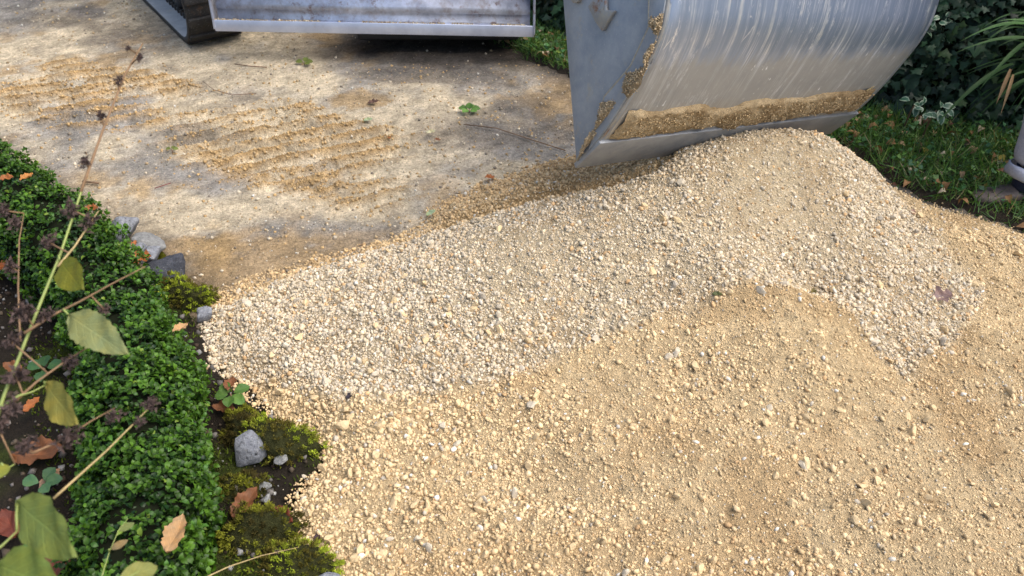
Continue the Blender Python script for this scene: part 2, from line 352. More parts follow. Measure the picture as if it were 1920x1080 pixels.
# ground to the horizon
X, Y, F = grid(-150, 150, -150, 150, 6)
c = lerp((.16, .14, .09), (.07, .10, .035), sstep(-.3, .3, fbm(X, Y, .05, 3, 40)))
g = np_obj('ground', np.stack([X, Y, np.full_like(X, -.09)], -1).reshape(-1, 3), F, M_SOIL, col=c.reshape(-1, 3)); tag(g, kind='structure')

# driveway
def drive_col(x, y):
    a = fbm(x, y, 1.3, 4, 50); b = fbm(x, y, 4, 4, 51); d = fbm(x, y, 14, 3, 52)
    _, pm = print_h(x, y)
    c = lerp((.60, .51, .36), (.50, .455, .375), sstep(-.2, .3, b))
    grey = sstep(-.05, .35, a + .45 * b + .35 * sstep(-.9, .3, x + .55 * (y - 2.9)) * sstep(2.45, 2.9, y) - .35 * sstep(.5, 0, np.abs((x + 1.35) * .42 + (y - 3.25) * .9)))
    c = lerp(c, (.30, .285, .258), grey * .9)
    c = lerp(c, (.44, .29, .13), np.clip(1.1 * pm, 0, 1) * sstep(-.4, .3, d + .3))
    c = lerp(c, (.40, .27, .12), .75 * sstep(.0, .35, b + .4 * d) * sstep(.3, -.1, a)); c = lerp(c, (.23, .195, .15), .6 * sstep(.15, .5, fbm(x, y, 3.2, 5, 57) + .3 * d))
    toe = sstep(.75, .15, np.hypot((x + .82) / 1.0, (y - 2.2) / .6)); c = lerp(c, (.40, .265, .115), .7 * toe * sstep(-.5, .2, d + b))
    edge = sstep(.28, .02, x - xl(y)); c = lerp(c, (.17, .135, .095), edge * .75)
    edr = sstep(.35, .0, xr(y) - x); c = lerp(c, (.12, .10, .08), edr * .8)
    und_shade = sstep(1.25, .6, np.hypot((x + .35) / .75, (y - 4.2) / .42) + .35 * b); c = lerp(c, (.05, .04, .033), .85 * und_shade)  # machine's shade below the blade painted into the ground colour
    front_dark = sstep(.35, .1, np.hypot((x + .45) / 1.6, (y - 3.75) / .5)); c = lerp(c, (.13, .115, .10), .0 + .6 * sstep(.25, .55, fbm(x, y, 2.2, 4, 55) + .55 * front_dark))  # dark blotches over the drive, denser just in front of the blade
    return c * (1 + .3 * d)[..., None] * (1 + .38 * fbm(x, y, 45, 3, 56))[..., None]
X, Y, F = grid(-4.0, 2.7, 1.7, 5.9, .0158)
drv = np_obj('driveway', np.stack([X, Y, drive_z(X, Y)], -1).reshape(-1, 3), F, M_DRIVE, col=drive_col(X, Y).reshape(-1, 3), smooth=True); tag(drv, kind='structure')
X, Y, F = grid(-14, 6, -3, 16, .25)
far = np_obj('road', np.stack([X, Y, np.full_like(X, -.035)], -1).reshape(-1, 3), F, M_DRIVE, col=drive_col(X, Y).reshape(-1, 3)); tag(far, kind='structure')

# verge on the right and garden bed on the left
def verge_z(x, y):
    d = x - xr(y) + .05 * fbm(x, y, 5, 3, 62); return -.06 + .085 * sstep(-.05, .06, d) + .012 * fbm(x, y, 6, 3, 60)
X, Y, F = grid(-4, 6, -2.9, 9.4, .05)
c = lerp((.038, .03, .022), (.02, .03, .011), sstep(.05, .3, X - xr(Y))) * (1 + .4 * fbm(X, Y, 12, 3, 61))[..., None]
vg = np_obj('verge', np.stack([X, Y, verge_z(X, Y)], -1).reshape(-1, 3), F, M_SOIL, col=c.reshape(-1, 3), smooth=True); tag(vg, kind='structure')
def bed_z(x, y):
    d = xl(y) - x + .04 * fbm(x, y, 6, 3, 74); return -.06 + .09 * sstep(-.05, .08, d) + (.022 * fbm(x, y, 5, 3, 70) + .012 * fbm(x, y, 22, 3, 71)) * sstep(-.05, .05, d)
X, Y, F = grid(-4.2, .2, -1.2, 5.6, .028)
ms = sstep(-.05, .3, fbm(X, Y, 7, 4, 72)); c = lerp((.018, .014, .010), (.03, .042, .006), ms * .8) * (1 + .5 * fbm(X, Y, 40, 2, 73))[..., None]  # soil colour darkened to carry the plants' shade over the bed
bed = np_obj('garden_bed', np.stack([X, Y, bed_z(X, Y)], -1).reshape(-1, 3), F, M_SOIL, col=c.reshape(-1, 3), smooth=True); tag(bed, kind='structure')

# ---------------------------------------------------------------- gravel heap
TAN, CREAM, GREYS = np.array((.61, .462, .265)), np.array((.54, .47, .355)), np.array((.44, .385, .30))
def fresh(x, y):                 # 1 on the newly tipped paler heap, 0 on the older tan layer
    x = np.asarray(x, float); y = np.asarray(y, float)
    base = np.interp(x, [-1, -.75, -.45, -.05, .25, .55, .9, 1.0, 1.1, 1.3, 1.5, 1.6], [1.62, 1.60, 1.5, 1.53, 1.70, 1.80, 1.90, 1.78, 1.62, 1.72, 2.0, 2.3])
    k = sstep(-.035, .03, y - base + .055 * fbm(x, y, 7, 4, 30)) * sstep(1.56, 1.44, x + .04 * fbm(x, y, 7, 2, 31) + .25 * (y - 2.1))
    return k * sstep(.03, -.01, y - RIDGE(x) + .02 * fbm(x, y, 9, 2, 38))
def coarse(x, y):                # share of bare coarse stones
    x = np.asarray(x, float); y = np.asarray(y, float); f = fresh(x, y); n = fbm(x, y, 3.5, 4, 33)
    low = sstep(.27, .10, heap_z(x, y, False)); left = sstep(.3, -.5, x)
    a = f * np.clip(.17 + .52 * low + .35 * left + .75 * n, .06, 1)
    b = (1 - f) * np.clip(.30 - .45 * np.exp(-((x - .8) ** 2 / .12 + (y - 1.78) ** 2 / .02)) + .8 * n + .35 * sstep(.2, -.4, x) - .35 * sstep(.5, 1.2, x), .06, .85)
    return a + b
X, Y, F = grid(-1.1, 3.6, -.95, 3.35, .009)
keep = None
Z = heap_z(X, Y); fr = fresh(X, Y); co = coarse(X, Y)
c = lerp(TAN * 1.06, (.57, .475, .32), fr * .8)
c = c * (1 + .12 * fbm(X, Y, 9, 3, 34))[..., None] * (1 + .2 * fbm(X, Y, 70, 2, 35))[..., None]
c = lerp(c, np.array((.50, .335, .165)), .5 * sstep(.0, .4, fbm(X, Y, 5, 5, 36)) * (1 - .45 * fr)); c = lerp(c, np.array((.42, .285, .145)), .35 * sstep(.1, .35, fbm(X, Y, 16, 4, 37)))
c = lerp(c, c * .8, .5 * sstep(.4, .9, co))
back = sstep(-.01, .05, Y - RIDGE(X)) * sstep(1.5, .9, X); c = lerp(c, (.40, .25, .10), .65 * back)  # back slope darker orange: the bucket's shade put into the sand colour
ok = (Z > -.045).ravel(); FF = F[ok[F].any(axis=1)]
heap = thing('gravel_heap', (.5, 2.0, 0), 'heap and spread layer of tan crushed limestone gravel on the driveway', 'gravel heap')
np_obj('gravel_surface', np.stack([X, Y, Z], -1).reshape(-1, 3), FF, M_SAND, heap, col=c.reshape(-1, 3), smooth=True)

def sample_heap(n, dens, ymin=.8, ymax=3.0, xmin=-1.0, xmax=2.5):
    out = []; tot = 0
    while tot < n:
        x = rng.uniform(xmin, xmax, 60000); y = rng.uniform(ymin, ymax, 60000)
        k = (poly_sd(x, y) > rng.uniform(-.05, .01, 60000)) & (rng.random(60000) < dens(x, y))
        vis = (np.abs(x) < .52 * y + .78); k &= vis
        out.append(np.c_[x[k], y[k]]); tot += k.sum()
    P = np.concatenate(out)[:n]; return P[:, 0], P[:, 1]
def stone_cols(x, y):
    n = len(x); f = fresh(x, y); back_shade = sstep(-.01, .05, y - RIDGE(x)) * sstep(1.5, .9, x)
    c = lerp(lerp(TAN, (.50, .35, .18), np.clip(.55 * sstep(.0, .4, fbm(x, y, 5, 5, 36)) + .6 * back_shade, 0, 1)), CREAM, np.clip(f * rng.uniform(.5, 1.05, n) + rng.normal(0, .12, n), 0, 1))  # stones behind the ridge also browned for the bucket's shade
    q = rng.random(n); c = np.where((q < .03 + .07 * f)[:, None], GREYS, c); c = np.where((q > .975)[:, None], (.66, .62, .53), c)
    o = rng.random(n) < .07; c = np.where(o[:, None], (.50, .33, .17), c)
    return np.clip(c * rng.normal(1, .16, n)[:, None], .05, .82)
SV = stone_variants(ICO_V, 60, cuts=3); SV2 = stone_variants(ICO2_V, 24, cuts=7)
OCT_V = np.array([(1,0,0),(-1,0,0),(0,1,0),(0,-1,0),(0,0,1),(0,0,-1)], float); OCT_F = np.array([(0,2,4),(2,1,4),(1,3,4),(3,0,4),(2,0,5),(1,2,5),(3,1,5),(0,3,5)])
OV = np.array([OCT_V * rng.uniform(.7, 1.3, (6, 1)) for _ in range(20)])
def lay(n, dens, smin, smax, pw, sink):
    x, y = sample_heap(n, dens); s = smin + (smax - smin) * rng.random(n) ** pw
    z = heap_z(x, y) + s * rng.uniform(-sink, .45, n); z = np.maximum(z, drive_z(x, y) + s * .3)
    return x, y, z, s
x, y, z, s = lay(60000, lambda x, y: coarse(x, y) * .95 + .05, .0030, .0098, 3.6, .4)
big = s > .0046; pc = np.c_[x, y, z]; sc_ = stone_cols(x, y)
g = scatter('gravel', SV, ICO_F, pc[big], rand_rot(big.sum()), s[big], sc_[big], M_STONE, heap); tag(g, kind='stuff')
g = scatter('fine_gravel', OV, OCT_F, pc[~big], rand_rot((~big).sum()), s[~big] * 1.15, sc_[~big], M_STONE, heap); tag(g, kind='stuff')
x, y, z, s = lay(54000, lambda x, y: .9 - .5 * coarse(x, y), .0016, .0040, 1.4, .3)
g = scatter('grit', OV, OCT_F, np.c_[x, y, z], rand_rot(len(x)), s, stone_cols(x, y) * .97, M_STONE, heap); tag(g, kind='stuff')
# the biggest stones one by one
smesh = []
for k in range(24):
    me = bpy.data.meshes.new('stone'); me.from_pydata([tuple(v) for v in SV2[k]], [], [tuple(f) for f in ICO2_F]); me.materials.append(M_STONE)
    a = me.attributes.new('col', 'FLOAT_COLOR', 'POINT'); cc = (TAN if k < 12 else CREAM if k < 22 else GREYS) * rng.uniform(.88, 1.08)
    a.data.foreach_set('color', np.tile(np.r_[cc, 1], len(me.vertices)).astype(np.float32)); smesh.append(me)
x, y = sample_heap(290, lambda x, y: sstep(2.6, 1.0, y) * coarse(x, y) + .04, ymin=.95, ymax=2.5)
s = rng.uniform(.0105, .0165, 290); z = heap_z(x, y) + s * rng.uniform(0, .5, 290)
for i in range(290):
    o = bpy.data.objects.new('stone', smesh[rng.integers(24) if fresh(x[i:i+1], y[i:i+1])[0] > .5 else rng.integers(14)]); C.objects.link(o); o.parent = heap
    o.location = (x[i] - .5, y[i] - 2.0, z[i]); o.rotation_euler = rng.uniform(0, 6.28, 3); o.scale = (s[i],) * 3

# loose pebbles and crumbs of dirt over the driveway
n = 42000; y = 2.0 + 3.6 * rng.random(n) ** .9; x = rng.uniform(xl(y) + .01, xr(y) - .02)
k = (poly_sd(x, y) < .02) & (np.abs(x) < .72 * y + .2); x, y = x[k], y[k]; n = len(x)
near = sstep(-.6, 0, poly_sd(x, y)); k = (rng.random(n) < .45 + .55 * near) & ((rng.random(n) < .15) | ~((y > 3.8) & (x > -1.05))); x, y = x[k], y[k]; n = len(x)
s = .0014 + .0085 * rng.random(n) ** 9; cl = np.where((rng.random(n) < .5)[:, None], (.52, .45, .34), (.42, .32, .19)); q = rng.random(n)
cl = np.where((q < .15)[:, None], (.22, .19, .15), cl); cl = np.where((q > .965)[:, None], (.58, .56, .5), cl)
g = scatter('pebbles', OV, OCT_F, np.c_[x, y, drive_z(x, y) + s * .25], rand_rot(n), s, cl * rng.normal(1, .12, n)[:, None], M_PEB); tag(g, 'loose pebbles and crumbs scattered over the driveway', 'pebbles', kind='stuff')
# crumbled earth along the track prints
n = 80000; x = rng.uniform(-2.6, .2, n); y = rng.uniform(2.2, 3.9, n); pm = print_h(x, y)[1]
k = (rng.random(n) < pm * .8 + .03) & (x > xl(y)) & (poly_sd(x, y) < 0); x, y = x[k], y[k]; n = len(x); s = .0018 + .008 * rng.random(n) ** 3.5
g = scatter('dirt_crumbs', OV, OCT_F, np.c_[x, y, drive_z(x, y)], rand_rot(n), s, np.array((.42, .29, .14)) * rng.normal(1, .18, n)[:, None], M_PEB); tag(g, 'ochre earth crumbs pushed up along the track prints', 'earth', kind='stuff')

# ---------------------------------------------------------------- excavator
exc = thing('excavator', (-1.69, 5.45, 0), 'tracked excavator with scuffed steel dozer blade and big grey bucket held over the gravel heap', 'excavator')
# bucket frame: a along the cutting edge, u outward over the curved back, v up
BP1 = np.array([.205, 2.245, .33]); BP2 = np.array([1.289, 2.947, .09]); BW = np.linalg.norm(BP2 - BP1); ba = (BP2 - BP1) / BW
bd = np.array([-ba[1], ba[0], 0]); bd /= np.linalg.norm(bd); bv = np.cross(ba, bd); bu = -bd
def B(w_, u, v): return BP1 + ba * w_ + bu * u + bv * v
def onplate(px, py):
    r = at(px, py, 1) - [0, 0, CAMH]; t = np.dot(BP1 - [0, 0, CAMH], ba) / np.dot(r, ba); q = np.array([0, 0, CAMH]) + r * t - BP1
    return float(q @ bu), float(q @ bv)
_pp = [onplate(*q) for q in ((1080, 315), (1140, 245), (1166, 205), (1190, 165), (1225, 100), (1245, 50), (1253, 0))]; _e = np.array(_pp[-1])
PROF = np.array(_pp + [tuple(_e + q) for q in ((-.008, .07), (-.04, .13), (-.10, .175), (-.18, .195), (-.28, .20), (-.36, .20))])
def slen(px, py): return float(np.hypot(*onplate(px, py)))
S_LIP, S_MUD = slen(1123, 264), slen(1163, 210)
def smooth_prof(P, n):
    d = np.r_[0, np.cumsum(np.hypot(*np.diff(P, axis=0).T))]; t = np.linspace(0, d[-1], n)
    q = np.c_[np.interp(t, d, P[:, 0]), np.interp(t, d, P[:, 1])]
    for _ in range(3): q[1:-1] = q[1:-1] * .5 + (q[:-2] + q[2:]) * .25
    return q, t
PQ, PS = smooth_prof(PROF, 60)
nrm2 = np.gradient(PQ, axis=0); nrm2 = np.c_[nrm2[:, 1], -nrm2[:, 0]]; nrm2 /= np.linalg.norm(nrm2, axis=1, keepdims=True)
PTOP = PROF[-1][1]
def shell_patch(s0, s1, w0, w1, off, ns, nw, noise=None):
    ss = np.linspace(s0, s1, ns); ww = np.linspace(w0, w1, nw); V = []; st = []
    for i, s_ in enumerate(ss):
        u = np.interp(s_, PS, PQ[:, 0]); v = np.interp(s_, PS, PQ[:, 1]); nu = np.interp(s_, PS, nrm2[:, 0]); nv_ = np.interp(s_, PS, nrm2[:, 1])
        for w_ in ww:
            o = off if noise is None else noise(s_, w_)
            V.append(B(w_, u + nu * o, v + nv_ * o)); st.append((w_, s_, 0))
    i = np.arange(ns - 1)[:, None] * nw + np.arange(nw - 1)[None]; return np.array(V), np.stack([i, i + 1, i + 1 + nw, i + nw], -1).reshape(-1, 4), st
bk = empty('bucket', BP1 - np.array(exc.location)); bk.parent = exc
V, F, st = shell_patch(S_LIP * .6, PS[-1], 0, BW, 0, 60, 24)
sh = np_obj('shell', V, F, M_BUCKET, bk, vec=st, smooth=True); md = sh.modifiers.new('thick', 'SOLIDIFY'); md.thickness = .014; md.offset = -1
# cutting edge: a thick flat plate, slightly proud of the shell
lip_t = .0085; lu = PQ[np.searchsorted(PS, S_LIP)]; ln = nrm2[8]
pts = [B(-.004, 0, 0), B(-.004, lu[0] + ln[0] * lip_t * 1.4, lu[1] + ln[1] * lip_t * 1.4), B(-.004, lu[0] - ln[0] * .012, lu[1] - ln[1] * .012), B(-.004, -.012, .012)]
MB().prism(pts, ba * (BW + .008)).obj('cutting_edge', M_LIP, bk, bevel=.002)
MOUTH = [(0, .001), onplate(1068, 160), onplate(1055, 0), tuple(np.array(onplate(1055, 0)) * 1.25), (PROF[-1][0] - .06, PTOP - .02), (PROF[-1][0] + .02, PTOP + .015)]
outl = [tuple(q) for q in PQ[1:-4]]; sidepoly = [MOUTH[0]] + outl + MOUTH[::-1][:-1]
for w0, wd in ((.002, .014), (BW - .016, .014)):
    MB().prism([B(w0, u, v) for u, v in sidepoly][::-1], ba * wd).obj('side_plate', M_SIDE, bk, bevel=.0015)
# welded reinforcing plate along the curved edge of the near side
inner = [onplate(*q) for q in ((1124, 231), (1137, 181), (1178, 134), (1187, 122), (1220, 52), (1221, 0), (1205, -60))]
_smax = float(np.interp(onplate(1253, -40)[1], PQ[:45, 1], PS[:45]))
oc = [(u - n_[0] * .003, v - n_[1] * .003) for (u, v), n_ in zip(PQ, nrm2)]
s_in = [q for q, s_ in zip(oc, PS) if .09 < s_ < _smax]
wp = [B(-.009, u, v) for u, v in s_in + inner[::-1]]
MB().prism(wp, ba * .0105).obj('reinforcing_plate', M_SIDE, bk, bevel=.001)
wl = MB(); wl.tube([B(-.006, u, v) for u, v in [onplate(1085, 300)] + inner], .0045, 6); wl.obj('weld_bead', m_plain('dusty weld', (.36, .33, .27), .9, nscale=90, bump=.5), bk, smooth=True)
el = MB(); el.tube([B(.002, u, v) for u, v in oc[3:52]], .006, 6); el.obj('edge_rim', M_LUG, bk, smooth=True)
lug = [onplate(*q) for q in ((1107, 12), (1122, -8), (1140, -12), (1141, 19), (1157, 20), (1146, 38), (1134, 59), (1121, 41))]
MB().prism([B(-.011, u, v) for u, v in lug][::-1], ba * .013).obj('lug', M_LUG, bk, bevel=.003)
bs = MB(); c0 = onplate(1083, -12); bs.tube([B(-.012, *c0), B(.01, *c0)], .027, 20); bs.obj('pin_boss', M_LUG, bk, bevel=.002)
for w_ in (BW * .36, BW * .64):   # hinge ears on top
    MB().prism([B(w_, .12, PTOP - .02), B(w_, .10, PTOP + .16), B(w_, .02, PTOP + .2), B(w_, -.10, PTOP + .12), B(w_, -.12, PTOP - .02)], ba * .025).obj('hinge_ear', M_SIDE, bk, bevel=.003)
# sand stuck to the bucket
M_STUCK = m_ground('damp sand crust', 260, 1., .008)
def crust(name, s0, s1, w0, w1, thick, seed, ns=26, nw=150):
    def nz(s_, w_):
        e = min((s_ - s0) / (s1 - s0), (s1 - s_) / (s1 - s0) * 1.6, (w_ - w0) / .05, (w1 - w_) / .05)
        e += .45 * float(fbm(w_ * 7, s_ * 12, 1, 4, seed))
        return -.004 + thick * float(sstep(-.02, .3, e)) * (.75 + .4 * float(fbm(w_ * 30, s_ * 30, 1, 3, seed + 3)) + .25 * float(fbm(w_ * 110, s_ * 110, 1, 2, seed + 5)))
    V, F, st = shell_patch(s0, s1, w0, w1, 0, ns, nw, nz)
    q = fbm(np.array([a[0] for a in st]), np.array([a[1] for a in st]), 14, 4, seed + 9)
    np_obj(name, V, F, M_STUCK, bk, col=lerp((.35, .25, .135), (.54, .415, .25), sstep(-.4, .4, q)), smooth=True)
crust('sand_crust', S_LIP * .97, S_MUD * 1.02, .03, BW * .97, .02, 81)
n = 5200; w_ = rng.uniform(.05, BW * .96, n); s_ = rng.uniform(S_LIP, S_MUD, n)
e_ = np.minimum((s_ - S_LIP) / (S_MUD - S_LIP), (S_MUD - s_) / (S_MUD - S_LIP) * 1.6) + .45 * fbm(w_ * 7, s_ * 12, 1, 4, 81); k = (e_ > .25) & (rng.random(n) < .6); w_, s_ = w_[k], s_[k]; n = len(w_); h_ = .010 + .009 * rng.random(n)
pos = np.array([B(a_, np.interp(b_, PS, PQ[:, 0]) + np.interp(b_, PS, nrm2[:, 0]) * c_, np.interp(b_, PS, PQ[:, 1]) + np.interp(b_, PS, nrm2[:, 1]) * c_) for a_, b_, c_ in zip(w_, s_, h_)])
g = scatter('sand_grains', OV, OCT_F, pos, rand_rot(n), .0012 + .0035 * rng.random(n) ** 3, np.array((.48, .355, .20)) * rng.normal(1, .22, n)[:, None], M_STONE, bk); tag(g, kind='stuff')
def side_crust(poly, seed):
    pu = np.array(poly); c0 = pu.mean(0); V = []; F = []; nr, na = 7, 40
    for i in range(nr + 1):
        for k in range(na):
            t = k / na * len(pu); a = pu[int(t)]; b = pu[(int(t) + 1) % len(pu)]; e = a + (b - a) * (t % 1)
            q = c0 + (e - c0) * (i / nr) * (1 + .12 * float(fbm(k * .35, seed, 1, 2, seed)))
            h = .016 * (1 - (i / nr) ** 3) * (.7 + .5 * float(fbm(q[0] * 60, q[1] * 60, 1, 3, seed)))
            V.append(B(-.008 - h, *q))
    for i in range(nr):
        for k in range(na): F.append((i * na + k, i * na + (k + 1) % na, (i + 1) * na + (k + 1) % na, (i + 1) * na + k))
    q = fbm(np.array(V)[:, 0], np.array(V)[:, 2], 30, 3, seed)
    o = np_obj('sand_clump', V, F, M_STUCK, bk, col=lerp((.36, .27, .16), (.50, .40, .26), sstep(-.4, .4, q)), smooth=True)
    A = np.array(V); n = 420; pos = A[rng.integers(0, len(A), n)] + rng.normal(0, .004, (n, 3)) * (1 - np.abs(ba)) - ba * .002
    g = scatter('sand_grains', OV, OCT_F, pos, rand_rot(n), .0012 + .003 * rng.random(n) ** 3, np.array((.48, .37, .23)) * rng.normal(1, .2, n)[:, None], M_STONE, bk); tag(g, kind='stuff')
for k, pl in enumerate((((1124, 232), (1130, 190), (1148, 188), (1160, 190), (1145, 215), (1120, 245)), ((1178, 136), (1196, 132), (1222, 118), (1205, 158), (1182, 185), (1170, 165)), ((1222, 38), (1236, 34), (1250, 22), (1246, 45), (1238, 68), (1226, 52)), ((1108, 262), (1118, 240), (1122, 250), (1100, 280), (1092, 292)), ((1214, 110), (1226, 88), (1234, 78), (1226, 98), (1214, 125)))):
    side_crust([onplate(*q) for q in pl], 90 + k)
# undercarriage
fw = np.array([.57, -.82, 0]); fw /= np.linalg.norm(fw); lt = np.array([.82, .57, 0]); lt /= np.linalg.norm(lt); upv = np.array([0, 0, 1.])
TP = np.array([-1.76, 4.19, 0])   # outer front ground contact of the near track
def U(f, l, z): return TP + fw * f + lt * l + upv * z
def belt_profile(off):
    r = .215 - off; P = []
    for k in range(13): a = -math.pi / 2 + math.pi * k / 12; P.append((0 + r * math.cos(a), .22 + r * math.sin(a)))
    for k in range(13): a = math.pi / 2 + math.pi * k / 12; P.append((-2.0 + r * math.cos(a), .22 + r * math.sin(a)))
    return P
def make_track(l0):
    tr = empty('track', U(-1, l0 + .15, 0) - np.array(exc.location)); tr.parent = exc
    o = belt_profile(0); i_ = belt_profile(.03); n = len(o); V = []; F = []
    for (f, z) in o: V += [U(f, l0, z), U(f, l0 + .30, z)]
    for (f, z) in i_: V += [U(f, l0, z), U(f, l0 + .30, z)]
    for k in range(n):
        j = (k + 1) % n
        F += [(2*k, 2*k+1, 2*j+1, 2*j), (2*n+2*k, 2*n+2*j, 2*n+2*j+1, 2*n+2*k+1), (2*k, 2*j, 2*n+2*j, 2*n+2*k), (2*k+1, 2*n+2*k+1, 2*n+2*j+1, 2*j+1)]
    bo = np_obj('belt', V, F, M_RUB, tr); bo.data.materials.append(M_RUBIN); bo.data.polygons.foreach_set('material_index', np.array([1 if k % 4 == 1 else 0 for k in range(len(F))], np.int32))
    L = np.r_[0, np.cumsum([math.dist(o[k], o[(k + 1) % n]) for k in range(n)])]
    oo = np.array(o + [o[0]]); ii = np.array(i_ + [i_[0]])
    for q in np.arange(.03, L[-1] - .05, .11):
        f = np.interp(q, L, oo[:, 0]); z = np.interp(q, L, oo[:, 1]); f2 = np.interp(q + .045, L, oo[:, 0]); z2 = np.interp(q + .045, L, oo[:, 1])
        tg = np.array([f2 - f, z2 - z]); tg /= np.linalg.norm(tg); no = np.array([tg[1], -tg[0]])
        P = [(f, z), (f2, z2), (f2 + no[0] * .018, z2 + no[1] * .018), (f + no[0] * .018, z + no[1] * .018)]
        if no[1] < -.9: P = [(a, max(b, -.004)) for a, b in P]
        MB().prism([U(a, l0 + .004, b + .004) for a, b in P], lt * .292).obj('tread_lug', M_RUB, tr, bevel=.004)
    for q in np.arange(.03, L[-1] - .05, .055):
        f = np.interp(q, L, ii[:, 0]); z = np.interp(q, L, ii[:, 1]); cx = np.clip(f, -2, 0); d_ = np.array([cx - f, .22 - z]); d_ /= np.linalg.norm(d_); t_ = np.array([d_[1], -d_[0]])
        MB().box(U(f + d_[0] * .012, l0 + .10, z + d_[1] * .012), (fw * t_[0] + upv * t_[1]) * .011, lt * .012, (fw * d_[0] + upv * d_[1]) * .016).obj('drive_lug', M_RUB, tr)
    m = MB(); m.box(U(-1, l0 + .19, .22), fw * .95, lt * .06, upv * .07); m.obj('track_frame', M_DARKM, tr, bevel=.01)
    for f in (0, -2): m = MB(); m.tube([U(f, l0 + .10, .22), U(f, l0 + .22, .22)], .16, 24); m.obj('idler_wheel', M_DARKM, tr, bevel=.006)
    for f in (-.4, -.8, -1.2, -1.6): m = MB(); m.tube([U(f, l0 + .10, .10), U(f, l0 + .22, .10)], .055, 16); m.obj('roller', M_DARKM, tr)
make_track(0); make_track(1.26)
m = MB(); m.box(U(-1.0, .78, .34), fw * .45, lt * .55, upv * .09); m.obj('undercarriage', M_DARKM, exc, bevel=.02)
# dozer blade, angled to face the camera
BL0, BL1 = np.array([-1.466, 3.905, .165]), np.array([.108, 3.885, .142]); bx = (BL1 - BL0); bwid = np.linalg.norm(bx); bx /= bwid; bb = np.array([-bx[1], bx[0], 0]); bb /= np.linalg.norm(bb)
bl = empty('dozer_blade', (BL0 + BL1) / 2 - np.array(exc.location)); bl.parent = exc
def D(w_, b, z): return BL0 + bx * w_ + bb * b + upv * z
prof = [(.010, .050), (.016, .062), (.022, .08), (.026, .098), (.018, .108), (.026, .13), (.040, .16), (.052, .20), (.06, .26), (.058, .33), (.04, .4)]
V = []; F = []
for (b, z) in prof: V += [D(.02, b, z), D(bwid - .02, b, z)]
for k in range(len(prof) - 1): F.append((2*k, 2*k+1, 2*k+3, 2*k+2))
o = np_obj('mouldboard', V, F, M_BLADE, bl); md = o.modifiers.new('t', 'SOLIDIFY'); md.thickness = .012; md.offset = -1
MB().prism([D(0, -.006, 0), D(0, .008, .001), D(0, .012, .052), D(0, -.002, .055)], bx * bwid).obj('cutting_edge', M_BLIP, bl, bevel=.002)
n = 900; w_ = bwid * rng.random(n); k = fbm(w_ * 9, w_ * 0, 1, 3, 140) > -.15; w_ = w_[k]; n = len(w_)
g = scatter('dirt_line', SV, ICO_F, np.array([D(a_, .004 + .006 * rng.random(), .053 + .004 * rng.random()) for a_ in w_]), rand_rot(n), .002 + .004 * rng.random(n) ** 2, cols(n, (.5, .43, .3), (.32, .24, .15)), M_PEB, bl); tag(g, kind='stuff')
for w_ in (-.006, bwid - .005):
    MB().prism([D(w_, -.012, .012), D(w_, .03, .01), D(w_, .14, .10), D(w_, .15, .42), D(w_, .02, .42), D(w_, .008, .2), D(w_, -.004, .06)], bx * .011).obj('end_plate', M_BLADE, bl, bevel=.003)
for w_ in (bwid * .3, bwid * .62):
    p0 = D(w_, .11, .2); p1 = U(-.62, .45 if w_ < 1 else 1.1, .32); m = MB(); m.tube([p0, p1], .045, 4); m.obj('push_arm', M_DARKM, bl)
m = MB(); m.box(np.array([-.38, 4.2, .15]), (.42, 0, 0), (0, .16, 0), (0, 0, .09)); m.obj('shade_block', M_DARKM, bl, bevel=.02)  # dark block added low behind the blade to deepen the shade there
# upper body, boom and stick (above the frame)
UC = np.array(exc.location); hd = np.array([.54, -.84, 0]); hd /= np.linalg.norm(hd); hl = np.array([.84, .54, 0]); hl /= np.linalg.norm(hl)
def Hh(f, l, z): return UC + hd * f + hl * l + upv * z
m = MB(); m.tube([Hh(0, 0, .42), Hh(0, 0, .58)], .35, 28); m.obj('slew_ring', M_DARKM, exc)
m = MB(); m.prism([Hh(f, l, .58) for f, l in ((.62, -.7), (.62, .7), (-.5, .72), (-.85, .45), (-.85, -.45), (-.5, -.72))], upv * .55); m.obj('house', M_PAINT, exc, bevel=.05)
m = MB(); m.prism([Hh(-.35, -.68, 1.13), Hh(.55, -.68, 1.13), Hh(.5, -.68, 2.2), Hh(-.3, -.68, 2.25)], hl * .8); cab = m.obj('cab', M_PAINT, exc, bevel=.05)
MB().prism([Hh(-.25, -.686, 1.45), Hh(.45, -.686, 1.45), Hh(.42, -.686, 2.1), Hh(-.22, -.686, 2.12)], -hl * .008).obj('window', M_GLASS, cab) if False else None
hg = B(BW * .5 + .012, 0, PTOP + .12)
m = MB(); b0 = Hh(.6, .25, .95); b1 = Hh(1.15, .2, 2.35); b2 = hg + np.array([-.75, 1.0, 1.35]); st1 = hg
m.tube([b0, (b0 + b1) / 2 + [-.05, .1, .15], b1, b2], [.15, .15, .15, .09], 4); m.obj('boom', M_PAINT, exc, bevel=.02)
m = MB(); m.tube([b2 + [-.2, .25, .25], b2, st1], [.07, .11, .07], 4); m.obj('stick', M_PAINT, exc, bevel=.015)
m = MB(); m.tube([B(BW * .5 - .24, 0, PTOP + .12), B(BW * .5 + .27, 0, PTOP + .12)], .028, 16); m.obj('bucket_pin', M_DARKM, exc)

